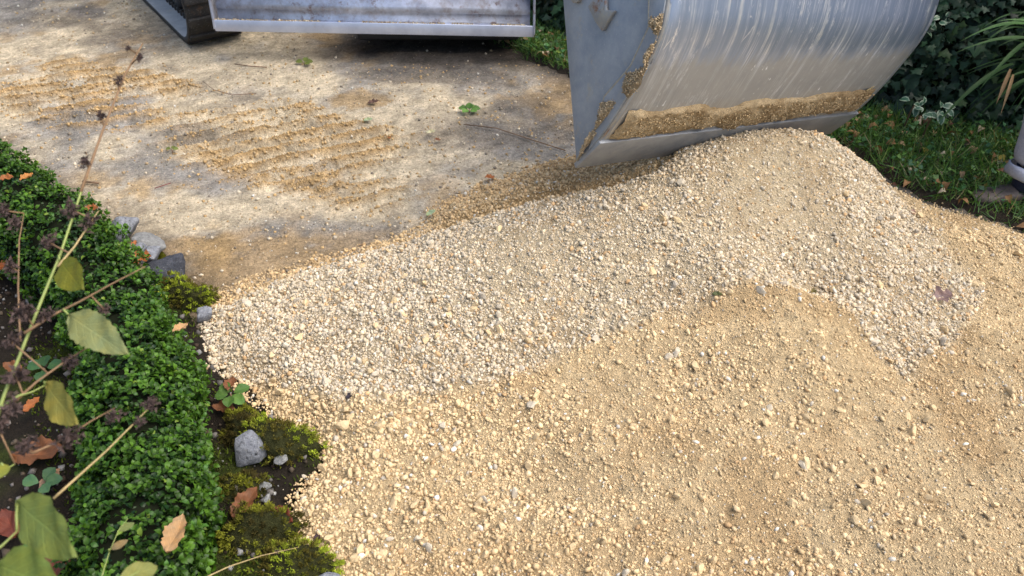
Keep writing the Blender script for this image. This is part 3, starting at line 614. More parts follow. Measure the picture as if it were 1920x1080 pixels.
# ---------------------------------------------------------------- plants: templates
def leaf_tpl(n=3, fold=.15, wmax=.5, peak=.45, curl=.1, pw=.8):      # x along, unit length, both halves
    V = []; F = []
    ss = np.linspace(0, 1, n + 2)
    for s_ in ss:
        wd = wmax * (math.sin(math.pi * s_ ** (math.log(.5) / math.log(peak)))) ** pw * .5 if 0 < s_ < 1 else .001
        zc = -curl * (s_ - .5) ** 2 * 4
        V += [(s_, -wd, zc + fold * wd), (s_, 0, zc), (s_, wd, zc + fold * wd)]
    for i in range(n + 1):
        a = i * 3; F += [(a, a + 3, a + 4, a + 1), (a + 1, a + 4, a + 5, a + 2)]
    return np.array(V), np.array(F)
IVY2 = [(0, 0), (.10, .30), (-.05, .55), (.28, .50), (.45, .72), (.55, .34), (1.0, 0)]
ivv = np.array([(.35, 0, .06)] + [(x_, y_, -.08 * abs(y_)) for x_, y_ in IVY2] + [(x_, -y_, -.08 * abs(y_)) for x_, y_ in IVY2[-2:0:-1]]); nn_ = len(ivv) - 1
ivf = np.array([(0, 1 + k, 1 + (k + 1) % nn_) for k in range(nn_)])
BLV = np.array([(0, -.5, 0), (0, .5, 0), (.4, -.42, .12), (.4, .42, .12), (.75, -.25, .12), (.75, .25, .12), (1, 0, .02)]); BLF = np.array([(0, 2, 3, 1), (2, 4, 5, 3), (4, 6, 6, 5)])

# ---------------------------------------------------------------- bank of ivy behind the verge
def bank_z(x, y):
    d = (x - xb(y)) * .62; return np.where(d > 0, 1.35 * (1 - np.exp(-np.clip(d, 0, None) / .42)) + .10 * fbm(x, y, 3, 3, 100) * sstep(0, .2, d), -.1)
X, Y, F = grid(-6, 6, .8, 11, .06); Z = bank_z(X, Y) - .03
ivy = thing('ivy_bank', (1.5, 3.5, 0), 'dark ivy covered bank rising behind the grass verge', 'ivy')
ok = (Z > -.1).ravel(); np_obj('bank_soil', np.stack([X, Y, Z], -1).reshape(-1, 3), F[ok[F].any(axis=1)], M_CORE, ivy, smooth=True)
def bank_pts(n, y0, y1, dmax):
    y = rng.uniform(y0, y1, n); d = dmax * rng.random(n) ** 1.2; x = xb(y) + d / .62; e = .02
    gx = (bank_z(x + e, y) - bank_z(x - e, y)) / (2 * e); gy = (bank_z(x, y + e) - bank_z(x, y - e)) / (2 * e)
    return x, y, bank_z(x, y), np.c_[-gx, -gy, np.ones(n)] / np.sqrt(gx ** 2 + gy ** 2 + 1)[:, None]
def ivy_leaves(n, y0, y1, dmax, smin, smax, off):
    x, y, z, nr = bank_pts(n, y0, y1, dmax); nr2 = nr + rng.normal(0, .35, (n, 3)) + [0, 0, .35]
    P = np.c_[x, y, z] + nr * rng.uniform(-.02, off, n)[:, None]
    return P, rot_from(nr2, rng.uniform(0, 6.28, n)), rng.uniform(smin, smax, n), cols(n, (.012, .036, .019), (.018, .052, .023), (.009, .027, .016), (.035, .075, .022), p=[.4, .3, .22, .08])
parts_ = [ivy_leaves(12000, 2.55, 3.9, .55, .022, .048, .09), ivy_leaves(5000, 3.7, 5.0, .45, .03, .06, .07), ivy_leaves(4000, 1.5, 9, 1.2, .05, .09, .1)]
P, Rr, s, cl = (np.concatenate([q[k] for q in parts_]) for k in range(4))
g = scatter('leaves', ivv - [.3, 0, 0], ivf, P, Rr, s, cl, M_IVY, ivy); tag(g, kind='stuff')

# variegated clumps in the ivy
VAR_L = ['white edged variegated plant beside the bucket rim, upper of two', 'white edged variegated plant on the ivy right of the bucket, under the strap leaves', 'low white edged variegated sprig at the foot of the ivy, left one', 'low white edged variegated sprig at the foot of the ivy, right one', 'white edged leaves at the far right above the strap leaves']
m = NM('variegated leaf'); st_ = m.attr('st').outputs['Vector']; q = m.n('ShaderNodeSeparateXYZ', Vector=st_).outputs[0]
cc = m.mix(m.ramp(m.math('ADD', q, m.math('MULTIPLY', m.noise(m.pos(), 120, 2), .35)), (.72, 0.), (.86, 1.)), (.025, .085, .042), (.22, .29, .20)); m.P(**{'Base Color': cc, 'Roughness': .45}); M_VAR = m.m
LV, LF = leaf_tpl(3, .2, .62, .45, .15)
def var_plant(px, py, dep, r, n, lab, ls=.035):
    c0 = at(px, py, dep); t = thing('variegated_plant', c0 - [0, 0, .04], lab, 'plant', 'variegated plants in the ivy')
    for k in range(n):
        a = rng.uniform(0, 6.28); rr = r * math.sqrt(rng.random()); b = c0 + np.array([math.cos(a) * rr, rng.uniform(-.03, .03), math.sin(a) * rr * .6])
        Rm = rot_from(np.array([[rng.normal(0, .35), -.75 + rng.normal(0, .3), .8]]), np.array([rng.uniform(0, 6.28)]))[0]; sz = ls * rng.uniform(.7, 1.2)
        V = (LV * sz) @ Rm.T + b; edge = np.tile([1., 0., 1.], len(LV) // 3)
        np_obj('leaf', V, LF, M_VAR, t, vec=np.c_[edge, edge * 0, edge * 0], smooth=True)
    mm = MB(); mm.tube([c0 + [0, .03, -.12], c0 + [0, .02, -.05], c0], [.004, .003, .002], 5); mm.obj('stem', M_TWIG, t)
for a in ((1765, 48, 3.35, .085, 26, VAR_L[0]), (1832, 52, 3.4, .05, 12, VAR_L[1]), (1718, 192, 3.25, .035, 8, VAR_L[2], .04), (1755, 208, 3.2, .045, 9, VAR_L[3], .045), (1885, 30, 3.5, .05, 9, VAR_L[4])): var_plant(*a)

# strap leaved plant
M_STRAP = m_leaf('strap leaf', .6, .25, .2)
t = thing('strap_leaf_plant', at(1985, 110, 3.25), 'clump of long arching green strap leaves at the right edge of the ivy', 'plant')
def strap(base, tip, sag, wd, col, mat=M_STRAP, n=10, parent=t, name='leaf', face=None):
    base = np.array(base); tip = np.array(tip); V = []; F = []; side = np.cross(tip - base, [0, -.4, 1] if face is None else face); side /= np.linalg.norm(side)
    for k in range(n):
        s_ = k / (n - 1); p = base + (tip - base) * s_ + np.array([0, 0, sag * 4 * s_ * (1 - s_)]); ww = wd * min(1, (1 - s_) * 2.2 + .02) * (.6 + .4 * min(1, s_ * 5)) * .5
        V += [p - side * ww + [0, 0, ww * .5], p, p + side * ww + [0, 0, ww * .5]]
    for k in range(n - 1): a = 3 * k; F += [(a, a + 3, a + 4, a + 1), (a + 1, a + 4, a + 5, a + 2)]
    return np_obj(name, V, F, mat, parent, col=np.tile(col, (len(V), 1)), smooth=True)
for k in range(46):
    b = at(1985 + rng.normal(0, 18), 110 + rng.normal(0, 25), 3.3 + rng.normal(0, .06)); a = rng.uniform(1.75, 4.6) if k < 38 else rng.uniform(-1, 1.5); L_ = rng.uniform(.28, .52)
    tip = b + np.array([math.cos(a) * L_ * .95, -abs(rng.normal(.08, .08)), math.sin(a) * L_ * .75]); 
    if tip[2] < .08: tip[2] = .08 + .05 * rng.random()
    strap(b, tip, rng.uniform(.03, .12), rng.uniform(.010, .019), np.array((.035, .085, .026)) * rng.uniform(.5, 1.4))
for q in (((1800, 78), (1960, 60)), ((1790, 100), (1980, 90)), ((1835, 170), (1950, 70)), ((1745, 245), (1900, 120)), ((1870, 40), (1990, 100))):
    strap(at(*q[1], 3.2), at(*q[0], 3.1), .05, .017, np.array((.05, .115, .035)) * rng.uniform(.7, 1.3))
strap(at(1895, 130, 3.15), at(1868, 195, 3.1), .0, .014, (.22, .14, .07), name='dry_leaf'); strap(at(1900, 140, 3.15), at(1876, 215, 3.08), .01, .012, (.24, .16, .08), name='dry_leaf')

# ---------------------------------------------------------------- verge: grass, ground cover, litter
def verge_pts(n, y0=2.1, y1=4.6, extra=.12):
    y = rng.uniform(y0, y1, n); u_ = rng.random(n); x = xr(y) + .0 + u_ * (xb(y) - xr(y) + extra); return x, y, verge_z(x, y)
x, y, z = verge_pts(24000); n = len(x); k = rng.random(n) < .3 + .7 * sstep(-.03, .10, x - xr(y)); x, y, z = x[k], y[k], z[k]; n = len(x)
nz = np.c_[rng.normal(0, .5, n), rng.normal(0, .5, n), rng.uniform(.2, 1, n)]; Rr = rot_from(nz, rng.uniform(0, 6.28, n))[:, :, [2, 0, 1]]
s = rng.uniform(.03, .10, n); g = scatter('grass', BLV, BLF, np.c_[x, y, z], Rr, np.c_[s, np.full(n, .0042), s * .5], cols(n, (.08, .17, .032), (.055, .13, .032), (.13, .19, .045), (.22, .18, .09), p=[.45, .35, .15, .05]), M_GRASS)
tag(g, 'rough green grass on the verge below the ivy', 'grass', kind='stuff')
x, y, z = verge_pts(4200); n = len(x); k = rng.random(n) < sstep(-.02, .12, x - xr(y)); x, y, z = x[k], y[k], z[k]; n = len(x)
V5 = leaf_tpl(1, .1, .9, .6, .1)
g = scatter('ground_cover', V5[0] - [.5, 0, 0], V5[1], np.c_[x, y, z + rng.uniform(.005, .05, n)], rot_from(np.c_[rng.normal(0, .45, (n, 2)), np.ones(n)], rng.uniform(0, 6.28, n)), rng.uniform(.012, .032, n), cols(n, (.04, .12, .03), (.03, .095, .04), (.075, .16, .03), (.12, .17, .03), p=[.4, .35, .2, .05]), M_IVY)
tag(g, 'small leaved creeping weeds among the verge grass', 'ground cover', kind='stuff')
DLV, DLF = leaf_tpl(3, .35, .6, .45, .5)
x, y, z = verge_pts(520, 2.1, 5.2, .0); n = len(x)
g = scatter('leaf_litter', DLV - [.5, 0, 0], DLF, np.c_[x, y, z + rng.uniform(.012, .05, n)], rot_from(np.c_[rng.normal(0, .4, (n, 2)), np.ones(n)], rng.uniform(0, 6.28, n)), rng.uniform(.02, .055, n), cols(n, (.20, .11, .05), (.30, .20, .11), (.34, .27, .06), (.42, .35, .25), (.13, .06, .04), p=[.35, .2, .12, .18, .15]), M_DRY)
tag(g, 'brown and yellow fallen leaves scattered through the verge', 'leaf litter', kind='stuff')

# ---------------------------------------------------------------- box hedge
HP = np.array([(-2.9, 3.1, .10, .15), (-2.5, 2.86, .11, .155), (-2.17, 2.64, .12, .16), (-1.91, 2.45, .125, .158), (-1.68, 2.29, .125, .148), (-1.45, 2.12, .12, .135), (-1.25, 1.91, .115, .13), (-1.065, 1.68, .115, .128), (-.95, 1.47, .11, .125), (-.86, 1.28, .11, .12), (-.795, 1.09, .11, .118), (-.745, .92, .11, .118), (-.70, .72, .11, .12), (-.65, .4, .11, .13)])
HP[:, 2] += .03; HP[:, 3] *= 1.04; HP[:, 0] -= .012
tt = np.linspace(0, len(HP) - 1, 90); HS = np.stack([np.interp(tt, np.arange(len(HP)), HP[:, k]) for k in range(4)], 1)
hg_ = thing('box_hedge', (-.9, 1.5, 0), 'low clipped green box hedge edging the garden bed on the left', 'hedge')
def hedge_pt(t_, a, rf):         # a: angle round the section
    i = t_ * (len(HS) - 1); c0 = np.stack([np.interp(i, np.arange(len(HS)), HS[:, k]) for k in range(4)], -1)
    d = np.gradient(HS[:, :2], axis=0); dx = np.interp(i, np.arange(len(HS)), d[:, 0]); dy = np.interp(i, np.arange(len(HS)), d[:, 1]); l = np.hypot(dx, dy)
    nx, ny = dy / l, -dx / l
    lump = 1 + .22 * fbm(i * .16, a * 1.3, 1, 3, 110) + .22 * fbm(i * .5, a * 2.6, 1, 2, 111)
    ca = np.cos(a); sa = np.sin(a); ca = np.sign(ca) * np.abs(ca) ** .8; sa = np.sign(sa) * np.abs(sa) ** .8
    r = c0[..., 3] * lump * rf
    P = np.stack([c0[..., 0] + nx * ca * r * 1.02, c0[..., 1] + ny * ca * r * 1.02, np.maximum(c0[..., 2] + sa * r * .95, .01)], -1)
    Nn = np.stack([nx * ca, ny * ca, sa], -1); return P, Nn
tg, ag = np.meshgrid(np.linspace(0, 1, 90), np.linspace(0, 2 * math.pi, 24, endpoint=False), indexing='ij'); P, _ = hedge_pt(tg.ravel(), ag.ravel(), .80)
i = np.arange(89)[:, None] * 24 + np.arange(24)[None]; j = np.arange(89)[:, None] * 24 + (np.arange(24)[None] + 1) % 24
np_obj('twig_core', P, np.stack([i, j, j + 24, i + 24], -1).reshape(-1, 4), M_CORE, hg_, smooth=True)
n = 17000; t_ = rng.random(n) ** .85; a = rng.uniform(-.9, math.pi + .9, n); rf = .78 + .30 * rng.random(n) ** .7 + .12 * (rng.random(n) > .9); tc = rng.random(2300) ** .85; ac = rng.uniform(-.9, math.pi + .9, 2300); rc = rng.uniform(.84, 1.12, 2300); ci = rng.integers(0, 2300, n); dd_ = rng.normal(0, 1, (n, 2))
t_ = np.clip(tc[ci] + dd_[:, 0] * .0052, 0, 1); a = ac[ci] + dd_[:, 1] * .16; rf = rc[ci] - .045 * (dd_ ** 2).sum(1) + rng.normal(0, .03, n); P, Nn = hedge_pt(t_, a, np.maximum(rf, .74)); gap = fbm(P[:, 0] * 9, P[:, 1] * 9 + P[:, 2] * 9, 1, 2, 115)
k = (rng.random(n) < sstep(-.9, -.4, gap)); P, Nn, rf = P[k], Nn[k], rf[k]; n = len(P)
# rosettes: each sprig carries a few leaves round its tip
P = np.repeat(P, 3, 0) + rng.normal(0, .004, (3 * n, 3)); Nn = np.repeat(Nn, 3, 0); sp = np.repeat(rng.uniform(0, 6.28, n), 3) + np.tile(np.arange(3) * 2.1, n)
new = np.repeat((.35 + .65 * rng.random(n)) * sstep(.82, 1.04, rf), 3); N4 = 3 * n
Rr = rot_from(Nn * .75 + [0, 0, .45] + np.repeat(rng.normal(0, .35, (n, 3)), 3, 0), sp); tilt = rng.uniform(.2, .9, N4)
ax = Rr[:, :, 0] * np.cos(tilt)[:, None] + Rr[:, :, 2] * np.sin(tilt)[:, None]; az = -Rr[:, :, 0] * np.sin(tilt)[:, None] + Rr[:, :, 2] * np.cos(tilt)[:, None]
Rr = np.stack([ax, Rr[:, :, 1], az], 2)
far_ = sstep(1.2, 2.2, P[:, 1])
cl = lerp((.009, .030, .004), (.078, .175, .012), np.clip(new * .9 + rng.normal(0, .15, N4), 0, 1)) * rng.normal(1, .15, N4)[:, None]  # leaf colour runs darker towards the hedge core
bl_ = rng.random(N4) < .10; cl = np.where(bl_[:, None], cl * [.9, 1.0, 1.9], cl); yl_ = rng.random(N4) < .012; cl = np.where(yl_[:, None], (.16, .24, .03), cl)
BV, BF = leaf_tpl(2, .25, .62, .56, .25, .45)
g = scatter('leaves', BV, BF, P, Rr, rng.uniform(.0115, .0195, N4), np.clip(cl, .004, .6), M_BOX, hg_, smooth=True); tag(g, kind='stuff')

# ---------------------------------------------------------------- rocks, moss, edging plants
def m_rock(name, a, b, dark):
    m = NM(name); p = m.pos(); c = m.mix(m.ramp(m.noise(p, 38, 6, .75), (.35, 0.), (.65, 1.)), a, b)
    c = m.mix(m.ramp(m.noise(p, 95, 5, .8), (.52, 0.), (.66, .85)), c, dark); c = m.mix(m.ramp(m.noise(p, 240, 3, .7), (.62, 0.), (.7, .6)), c, (.5, .5, .48))
    m.P(**{'Base Color': c, 'Roughness': .9, 'Specular IOR Level': .25}); m.bump(m.noise(p, 110, 6, .75), .9, .008); return m.m
M_ROCK = m_rock('grey limestone rock', (.13, .14, .165), (.30, .315, .34), (.055, .058, .06))
M_ROCKP = m_rock('pale limestone rock', (.15, .16, .16), (.30, .30, .29), (.09, .09, .085))
M_ROCKD = m_rock('dark slate rock', (.03, .035, .046), (.075, .08, .098), (.016, .017, .02))
def rock(px, py, z, sx, sy, sz, mat, lab, rz=0):
    p = atz(px, py, z); r_ = np.random.default_rng(int(px * 7 + py)); bm = bmesh.new()
    for q in r_.normal(size=(13, 3)): q = q / np.linalg.norm(q) * r_.uniform(.82, 1.08); bm.verts.new(tuple(q))
    bmesh.ops.convex_hull(bm, input=list(bm.verts)); bmesh.ops.delete(bm, geom=[v for v in bm.verts if not v.link_faces], context='VERTS')
    bmesh.ops.bevel(bm, geom=list(bm.edges), offset=.07, segments=1, affect='EDGES'); bmesh.ops.triangulate(bm, faces=list(bm.faces)); bmesh.ops.subdivide_edges(bm, edges=list(bm.edges), cuts=2, use_grid_fill=True); bmesh.ops.triangulate(bm, faces=list(bm.faces))
    bm.verts.index_update(); V = np.array([v.co for v in bm.verts]); RF = np.array([[v.index for v in f.verts] for f in bm.faces]); bm.free()
    cz, sz_ = math.cos(rz), math.sin(rz); V = V * [sx, sy, sz]; V = V @ np.array([[cz, sz_, 0], [-sz_, cz, 0], [0, 0, 1]]) + [p[0], p[1], p[2]]
    V = V + np.c_[fbm(V[:, 0], V[:, 2], 60, 3, 5), fbm(V[:, 1], V[:, 2], 60, 3, 6), fbm(V[:, 0], V[:, 1], 60, 3, 7)] * .004; o = np_obj('rock', V - p, RF, mat); o.location = tuple(p); return tag(o, lab, 'rock', 'edging rocks along the garden bed')
rock(240, 432, .05, .08, .06, .07, M_ROCK, 'blue grey rock at the far end of the edging rocks against the box hedge', .4)
rock(276, 455, .05, .075, .055, .045, M_ROCKP, 'pale flat rock beside the dark rock at the drive edge', -.3)
rock(256, 478, .05, .07, .05, .045, M_ROCK, 'light grey rock under the orange lobed leaf', .2)
rock(288, 478, .055, .05, .04, .03, M_ROCK, 'mid grey flat rock on top of the dark rock', .1)
rock(312, 510, .045, .10, .075, .085, M_ROCKD, 'dark slate blue rock below the orange leaf at the drive edge', .5)
rock(380, 590, .03, .04, .03, .03, M_ROCK, 'small grey rock where the gravel heap meets the hedge', .5)
rock(468, 846, .055, .055, .05, .055, M_ROCK, 'grey speckled rock jutting from the moss beside the gravel', .3)
rock(528, 862, .05, .02, .016, .014, M_ROCKP, 'tiny pale stone at the foot of the mossy hump', .3)
rock(615, 1085, .03, .035, .03, .03, M_ROCK, 'blue grey rock at the bottom edge beside the gravel', .1)
rock(492, 912, .03, .022, .016, .012, M_ROCKP, 'small pale stone in the dark gap between the moss humps', .3)
rock(500, 935, .03, .02, .015, .012, M_ROCKP, 'small pale stone just above the curled brown leaf', .9)
def moss(px, py, z, rx, ry, rz_, lab, cset, seed):
    p = atz(px, py, z * .5); t = thing('moss_cushion', (p[0], p[1], 0), lab, 'moss', 'moss humps beside the gravel')
    V = ICO3_V.copy(); k = 1 + .45 * np.array([float(fbm(v[0] * 2 + seed, v[1] * 2 + v[2], 1, 3, seed)) for v in V]); V = V * k[:, None]
    Q = V * [rx * .93, ry * .93, rz_ * .9] + [p[0], p[1], .01]; np_obj('mound', Q, ICO3_F, M_SOIL, t, col=np.tile((.03, .032, .01), (len(Q), 1)), smooth=True)
    n = 7500; idx = rng.integers(0, len(V), n); d = V[idx] + rng.normal(0, .05, (n, 3)); kk = d[:, 2] > -.1; d = d[kk]; n = len(d)
    pos = d * [rx, ry, rz_] + [p[0], p[1], .01]; nr = d / np.array([rx, ry, rz_]) * rx + rng.normal(0, .5, (n, 3))
    q = fbm(pos[:, 0], pos[:, 1], 22, 3, seed + 1); c_ = lerp(cset[0], cset[1], sstep(-.25, .35, q)) * rng.normal(1, .2, n)[:, None]
    g = scatter('tufts', BLV, BLF, pos, rot_from(nr, rng.uniform(0, 6.28, n))[:, :, [2, 0, 1]], np.c_[rng.uniform(.004, .0095, n), np.full(n, .0030), np.full(n, .005)], np.clip(c_, .004, .5), M_MOSS, t); tag(g, kind='stuff')
GM = ((.10, .085, .018), (.31, .38, .035)); DM = ((.06, .05, .015), (.19, .20, .022))
moss(520, 822, .09, .10, .075, .085, 'green and brown mossy hump around the grey rock beside the gravel', GM, 1)
moss(455, 800, .07, .06, .06, .06, 'dark moss hump between the hedge and the mossy rock', DM, 2)
moss(478, 990, .08, .085, .075, .075, 'dark olive moss hump below the curled brown leaf', DM, 3)
moss(545, 1062, .06, .09, .06, .055, 'bright green moss hump at the bottom edge beside the gravel', GM, 4)
moss(455, 915, .05, .06, .05, .045, 'brownish moss hump beside the hedge above the curled brown leaf', DM, 5)
moss(335, 555, .06, .10, .05, .07, 'yellow green moss strip between the hedge and the dark rock', GM, 6)
moss(285, 470, .085, .028, .02, .02, 'tiny moss pad on the pale edging rocks', DM, 7)

# moss and debris on the bed
n = 60000; y = rng.uniform(.5, 2.6, n); x = xl(y) - rng.uniform(.0, 1.6, n); k = (fbm(x, y, 7, 4, 72) + rng.normal(0, .15, n) > -.12) & (np.abs(x) < .7 * y + .25); x, y = x[k], y[k]; n = len(x)
g = scatter('bed_moss', BLV, BLF, np.c_[x, y, bed_z(x, y)], rot_from(np.c_[rng.normal(0, .6, (n, 2)), np.ones(n)], rng.uniform(0, 6.28, n))[:, :, [2, 0, 1]], np.c_[rng.uniform(.006, .016, n), np.full(n, .004), np.full(n, .006)], cols(n, (.06, .09, .012), (.10, .14, .015), (.04, .05, .012)), M_MOSS)
tag(g, 'patchy green moss over the soil of the garden bed', 'moss', kind='stuff')
n = 2600; y = rng.uniform(.6, 2.4, n); x = xl(y) - rng.uniform(.0, 1.2, n); s = .003 + .012 * rng.random(n) ** 3
g = scatter('bed_debris', OV, OCT_F, np.c_[x, y, bed_z(x, y) + s * .3], rand_rot(n), s, cols(n, (.14, .13, .12), (.09, .07, .05), (.25, .25, .24), (.06, .042, .03), p=[.3, .3, .12, .28]), M_PEB)
tag(g, 'small stones and crumbs on the garden bed soil', 'debris', kind='stuff')

# leafy plants near the hedge
def blade_leaf(name, parent, base, tip, nrm, wd, col, mat, lobes=0, serr=0., fold=.15, curl=.15, n=14, m_=4, peak=.45, droop=0., wav=.022):
    """one broad leaf as a small curved grid from base to tip"""
    base = np.array(base, float); tip = np.array(tip, float); L_ = np.linalg.norm(tip - base); ex = (tip - base) / L_; nz_ = np.array(nrm, float); nz_ = nz_ - ex * nz_.dot(ex); nz_ /= np.linalg.norm(nz_); ey = np.cross(nz_, ex)
    V = []; st = []; C_ = []
    for i in range(n + 1):
        s_ = i / n; wv = wd * .5 * (max(0, math.sin(math.pi * min(1, max(0, s_)) ** (math.log(.5) / math.log(peak)))) ** .75)
        if serr: wv *= 1 + serr * ((i % 2) - .5)
        if lobes: wv *= 1 + .35 * math.cos(s_ * math.pi * 2 * lobes)
        for k in range(-m_, m_ + 1):
            q = k / m_; z_ = fold * abs(q) * wv - curl * L_ * (s_ - .3) ** 2 + droop * 0 + wav * L_ * (math.sin(s_ * 19 + q * 4) * abs(q) + .6 * math.sin(s_ * 8 + 3 * q))
            V.append(base + ex * (s_ * L_) + ey * (q * wv) + nz_ * z_); st.append((s_, q, 0))
    nw = 2 * m_ + 1; i = np.arange(n)[:, None] * nw + np.arange(nw - 1)[None]; F = np.stack([i, i + nw, i + nw + 1, i + 1], -1).reshape(-1, 4)
    return np_obj(name, V, F, mat, parent, col=np.tile(col, (len(V), 1)), vec=st, smooth=True)
def m_bigleaf(name, brown=(.20, .10, .07), amt=.5):
    m = NM(name); st = m.attr('st').outputs['Vector']; sx = m.n('ShaderNodeSeparateXYZ', Vector=st); a = m.math('ABSOLUTE', sx.outputs[1])
    p = m.pos(); c = m.attr('col').outputs['Color']; c = m.mix(m.ramp(m.noise(p, 45, 4, .6), (.35, 0.), (.7, .7)), c, m.mix(1, c, (1.5, 1.2, .8), 'MULTIPLY'))
    v = m.math('FRACT', m.math('SUBTRACT', m.math('MULTIPLY', sx.outputs[0], 7), m.math('MULTIPLY', a, 2.2))); vein = m.ramp(v, (.0, 1.), (.10, 0.), (.9, 0.), (1., 1.)); mid = m.ramp(a, (.0, 1.), (.07, 0.)); vv = m.math('MAXIMUM', vein, mid)
    c = m.mix(m.math('MULTIPLY', vv, .6), c, m.mix(1, c, (1.5, 1.5, 1.6), 'MULTIPLY'))
    e = m.ramp(m.math('ADD', a, m.math('MULTIPLY', m.noise(p, 28, 3), .9)), (1.22 - amt * .2, 0.), (1.42 - amt * .2, .8)); c = m.mix(e, c, brown)
    m.P(**{'Base Color': c, 'Roughness': .6, 'Specular IOR Level': .35}); m.bump(m.math('SUBTRACT', m.noise(p, 160, 2), m.math('MULTIPLY', vv, .8)), .35, .003); m.trans(c, .3); return m.m
M_BIG = m_bigleaf('ageing green leaf'); M_GREEN = m_bigleaf('fresh green leaf', amt=-.5); M_BROWN = m_bigleaf('dead brown leaf', (.10, .05, .03), .3)
def rosette(name, px, py, z, leaves, lab, col, mat=M_GREEN, size=.05, grp=None):
    p = atz(px, py, z); t = thing(name, p, lab, 'plant', grp)
    for (dx, dy, dz) in leaves:
        b = p + np.array([dx, dy, 0]) * size * .15; tp = p + np.array([dx, dy, dz]) * size
        blade_leaf('leaf', t, b, tp, (0, -.3, 1), size * .62, np.array(col) * rng.uniform(.75, 1.25), mat, serr=.08, fold=.25, curl=.25, peak=.55)
    mm = MB(); mm.tube([p + [0, 0, -.03], p], [.003, .002], 5); mm.obj('stem', M_TWIG, t); return t
rosette('leafy_weed', 432, 738, .08, ((.9, .5, .1), (-.6, .6, .2), (.1, -.9, 0), (.8, -.5, -.2), (-.8, -.2, 0)), 'bright green lobed plant squeezed between hedge and gravel heap', (.065, .15, .03), size=.05)
rosette('seedling', 82, 690, .07, ((.9, .3, .1), (-.9, .2, .1), (.2, -.9, 0), (-.3, .9, .1)), 'small blue green seedling beside the black gap at the hedge foot', (.04, .11, .04), size=.055)
rosette('seedling', 78, 905, .08, ((.9, .2, .1), (-.95, .1, .1), (.3, .8, .2), (.5, -.5, 0)), 'blue green seedling above the big drooping leaf', (.055, .13, .06), size=.05)
rosette('seedling', 165, 965, .07, ((.4, .7, .1), (.5, -.7, .1), (-.6, .5, 0)), 'dark green seedling beside a pale fallen petal', (.025, .10, .05), size=.045)
rosette('seedling', 75, 1020, .07, ((.8, .3, .1), (-.7, -.4, .1), (-.3, .8, 0), (.5, -.7, 0)), 'dark seedling low behind the big drooping leaf', (.03, .12, .04), size=.045)
rosette('seedling', 18, 470, .12, ((.8, .3, .1), (-.7, -.2, .1), (.3, .9, 0), (.5, -.7, 0)), 'blue green sprig in the shadow left of the box hedge', (.04, .13, .09), size=.06)

# ---------------------------------------------------------------- dried stalks in the foreground
M_STEM = m_plain('green stem', (.22, .27, .07), .6, nscale=40, amt=.2); M_STEMB = m_plain('brown stem', (.20, .12, .06), .75, nscale=60); M_STEMT = m_plain('straw stem', (.36, .27, .12), .7, nscale=60)
M_SEED = m_plain('withered seed head', (.075, .048, .042), .95, nscale=160, amt=.5, bump=.6)
def seed_head(parent, p, r, d=(0, 0, 1)):
    n = 46; dd = rng.normal(size=(n, 3)); dd /= np.linalg.norm(dd, axis=1, keepdims=True); ex = np.array(d, float); ex /= np.linalg.norm(ex)
    pos = np.array(p) + dd * r * rng.uniform(.2, .8, n)[:, None] + np.outer(rng.normal(0, .45 * r, n), ex)
    Rm = rot_from(dd + rng.normal(0, .4, (n, 3)), rng.uniform(0, 6.28, n))[:, :, [2, 0, 1]]
    V5_ = leaf_tpl(1, .6, .55, .5, .5); o = scatter('seed_head', V5_[0] - [.3, 0, 0], V5_[1], pos, Rm, rng.uniform(.6, 1.2, n) * r, np.tile((.1, .1, .1), (n, 1)), M_SEED, parent)
    return o
def stalk(pts, rad, mat, heads, leaves, lab, name='dried_stalk'):
    P = [at(*q) for q in pts]; t = thing(name, P[0], lab, 'stalk', 'dried stalks leaning over the garden bed')
    Q = [P[0]]
    for a, b in zip(P[:-1], P[1:]): Q += [a + (b - a) * k / 3 for k in (1, 2, 3)]
    m = MB(); m.tube(Q, list(np.linspace(rad * .72, rad * .26, len(Q))), 7); m.obj('stem', mat, t, smooth=True)
    if len(pts) > 6: m = MB(); m.tube([q + [0, -.0006, .0006] for q in Q[12:]], list(np.linspace(rad * .62, rad * .34, len(Q) - 12)), 7); m.obj('stem_tip', M_STEMB, t, smooth=True)
    for (px, py, d, r) in (heads if len(pts) > 6 else heads[::2] if len(heads) > 2 else heads):
        p = at(px, py, d); i = int(np.argmin([np.linalg.norm(q - p) for q in Q])); dr = Q[min(i + 1, len(Q) - 1)] - Q[max(i - 1, 0)]
        seed_head(t, p, r * .74, dr)
        if np.linalg.norm(Q[i] - p) > .006: m = MB(); m.tube([Q[i], p], .0011, 5); m.obj('stalklet', M_STEMB, t)
    for (b, tp, wd, col, nr, kw) in leaves:
        b_ = at(*b); i = int(np.argmin([np.linalg.norm(q - b_) for q in Q]))
        if np.linalg.norm(Q[i] - b_) > .004: m = MB(); m.tube([Q[i], (Q[i] + b_) / 2 + [0, 0, .004], b_], [.0016, .0014, .0012], 6); m.obj('petiole', M_STEM, t, smooth=True)
        blade_leaf('leaf', t, b_, at(*tp), nr, wd * .92, np.array(col) * .85, M_BIG, **kw)
    return t
GY = (.19, .21, .045)
stalk([(-30, 860, .98), (8, 740, 1.0), (75, 570, 1.05), (112, 480, 1.08), (152, 360, 1.12), (195, 240, 1.17), (235, 140, 1.22), (268, 82, 1.25)], .0034, M_STEM,
      [(160, 302, 1.13, .010), (190, 218, 1.17, .009), (222, 150, 1.2, .008), (262, 106, 1.22, .007), (240, 90, 1.22, .005)],
      [((112, 488, 1.07), (150, 540, 1.02), .045, (.13, .15, .012), (.1, -.7, .6), dict(peak=.5, curl=.1))], 'tallest yellow green stalk with brown seed whorls crossing in front of the driveway')
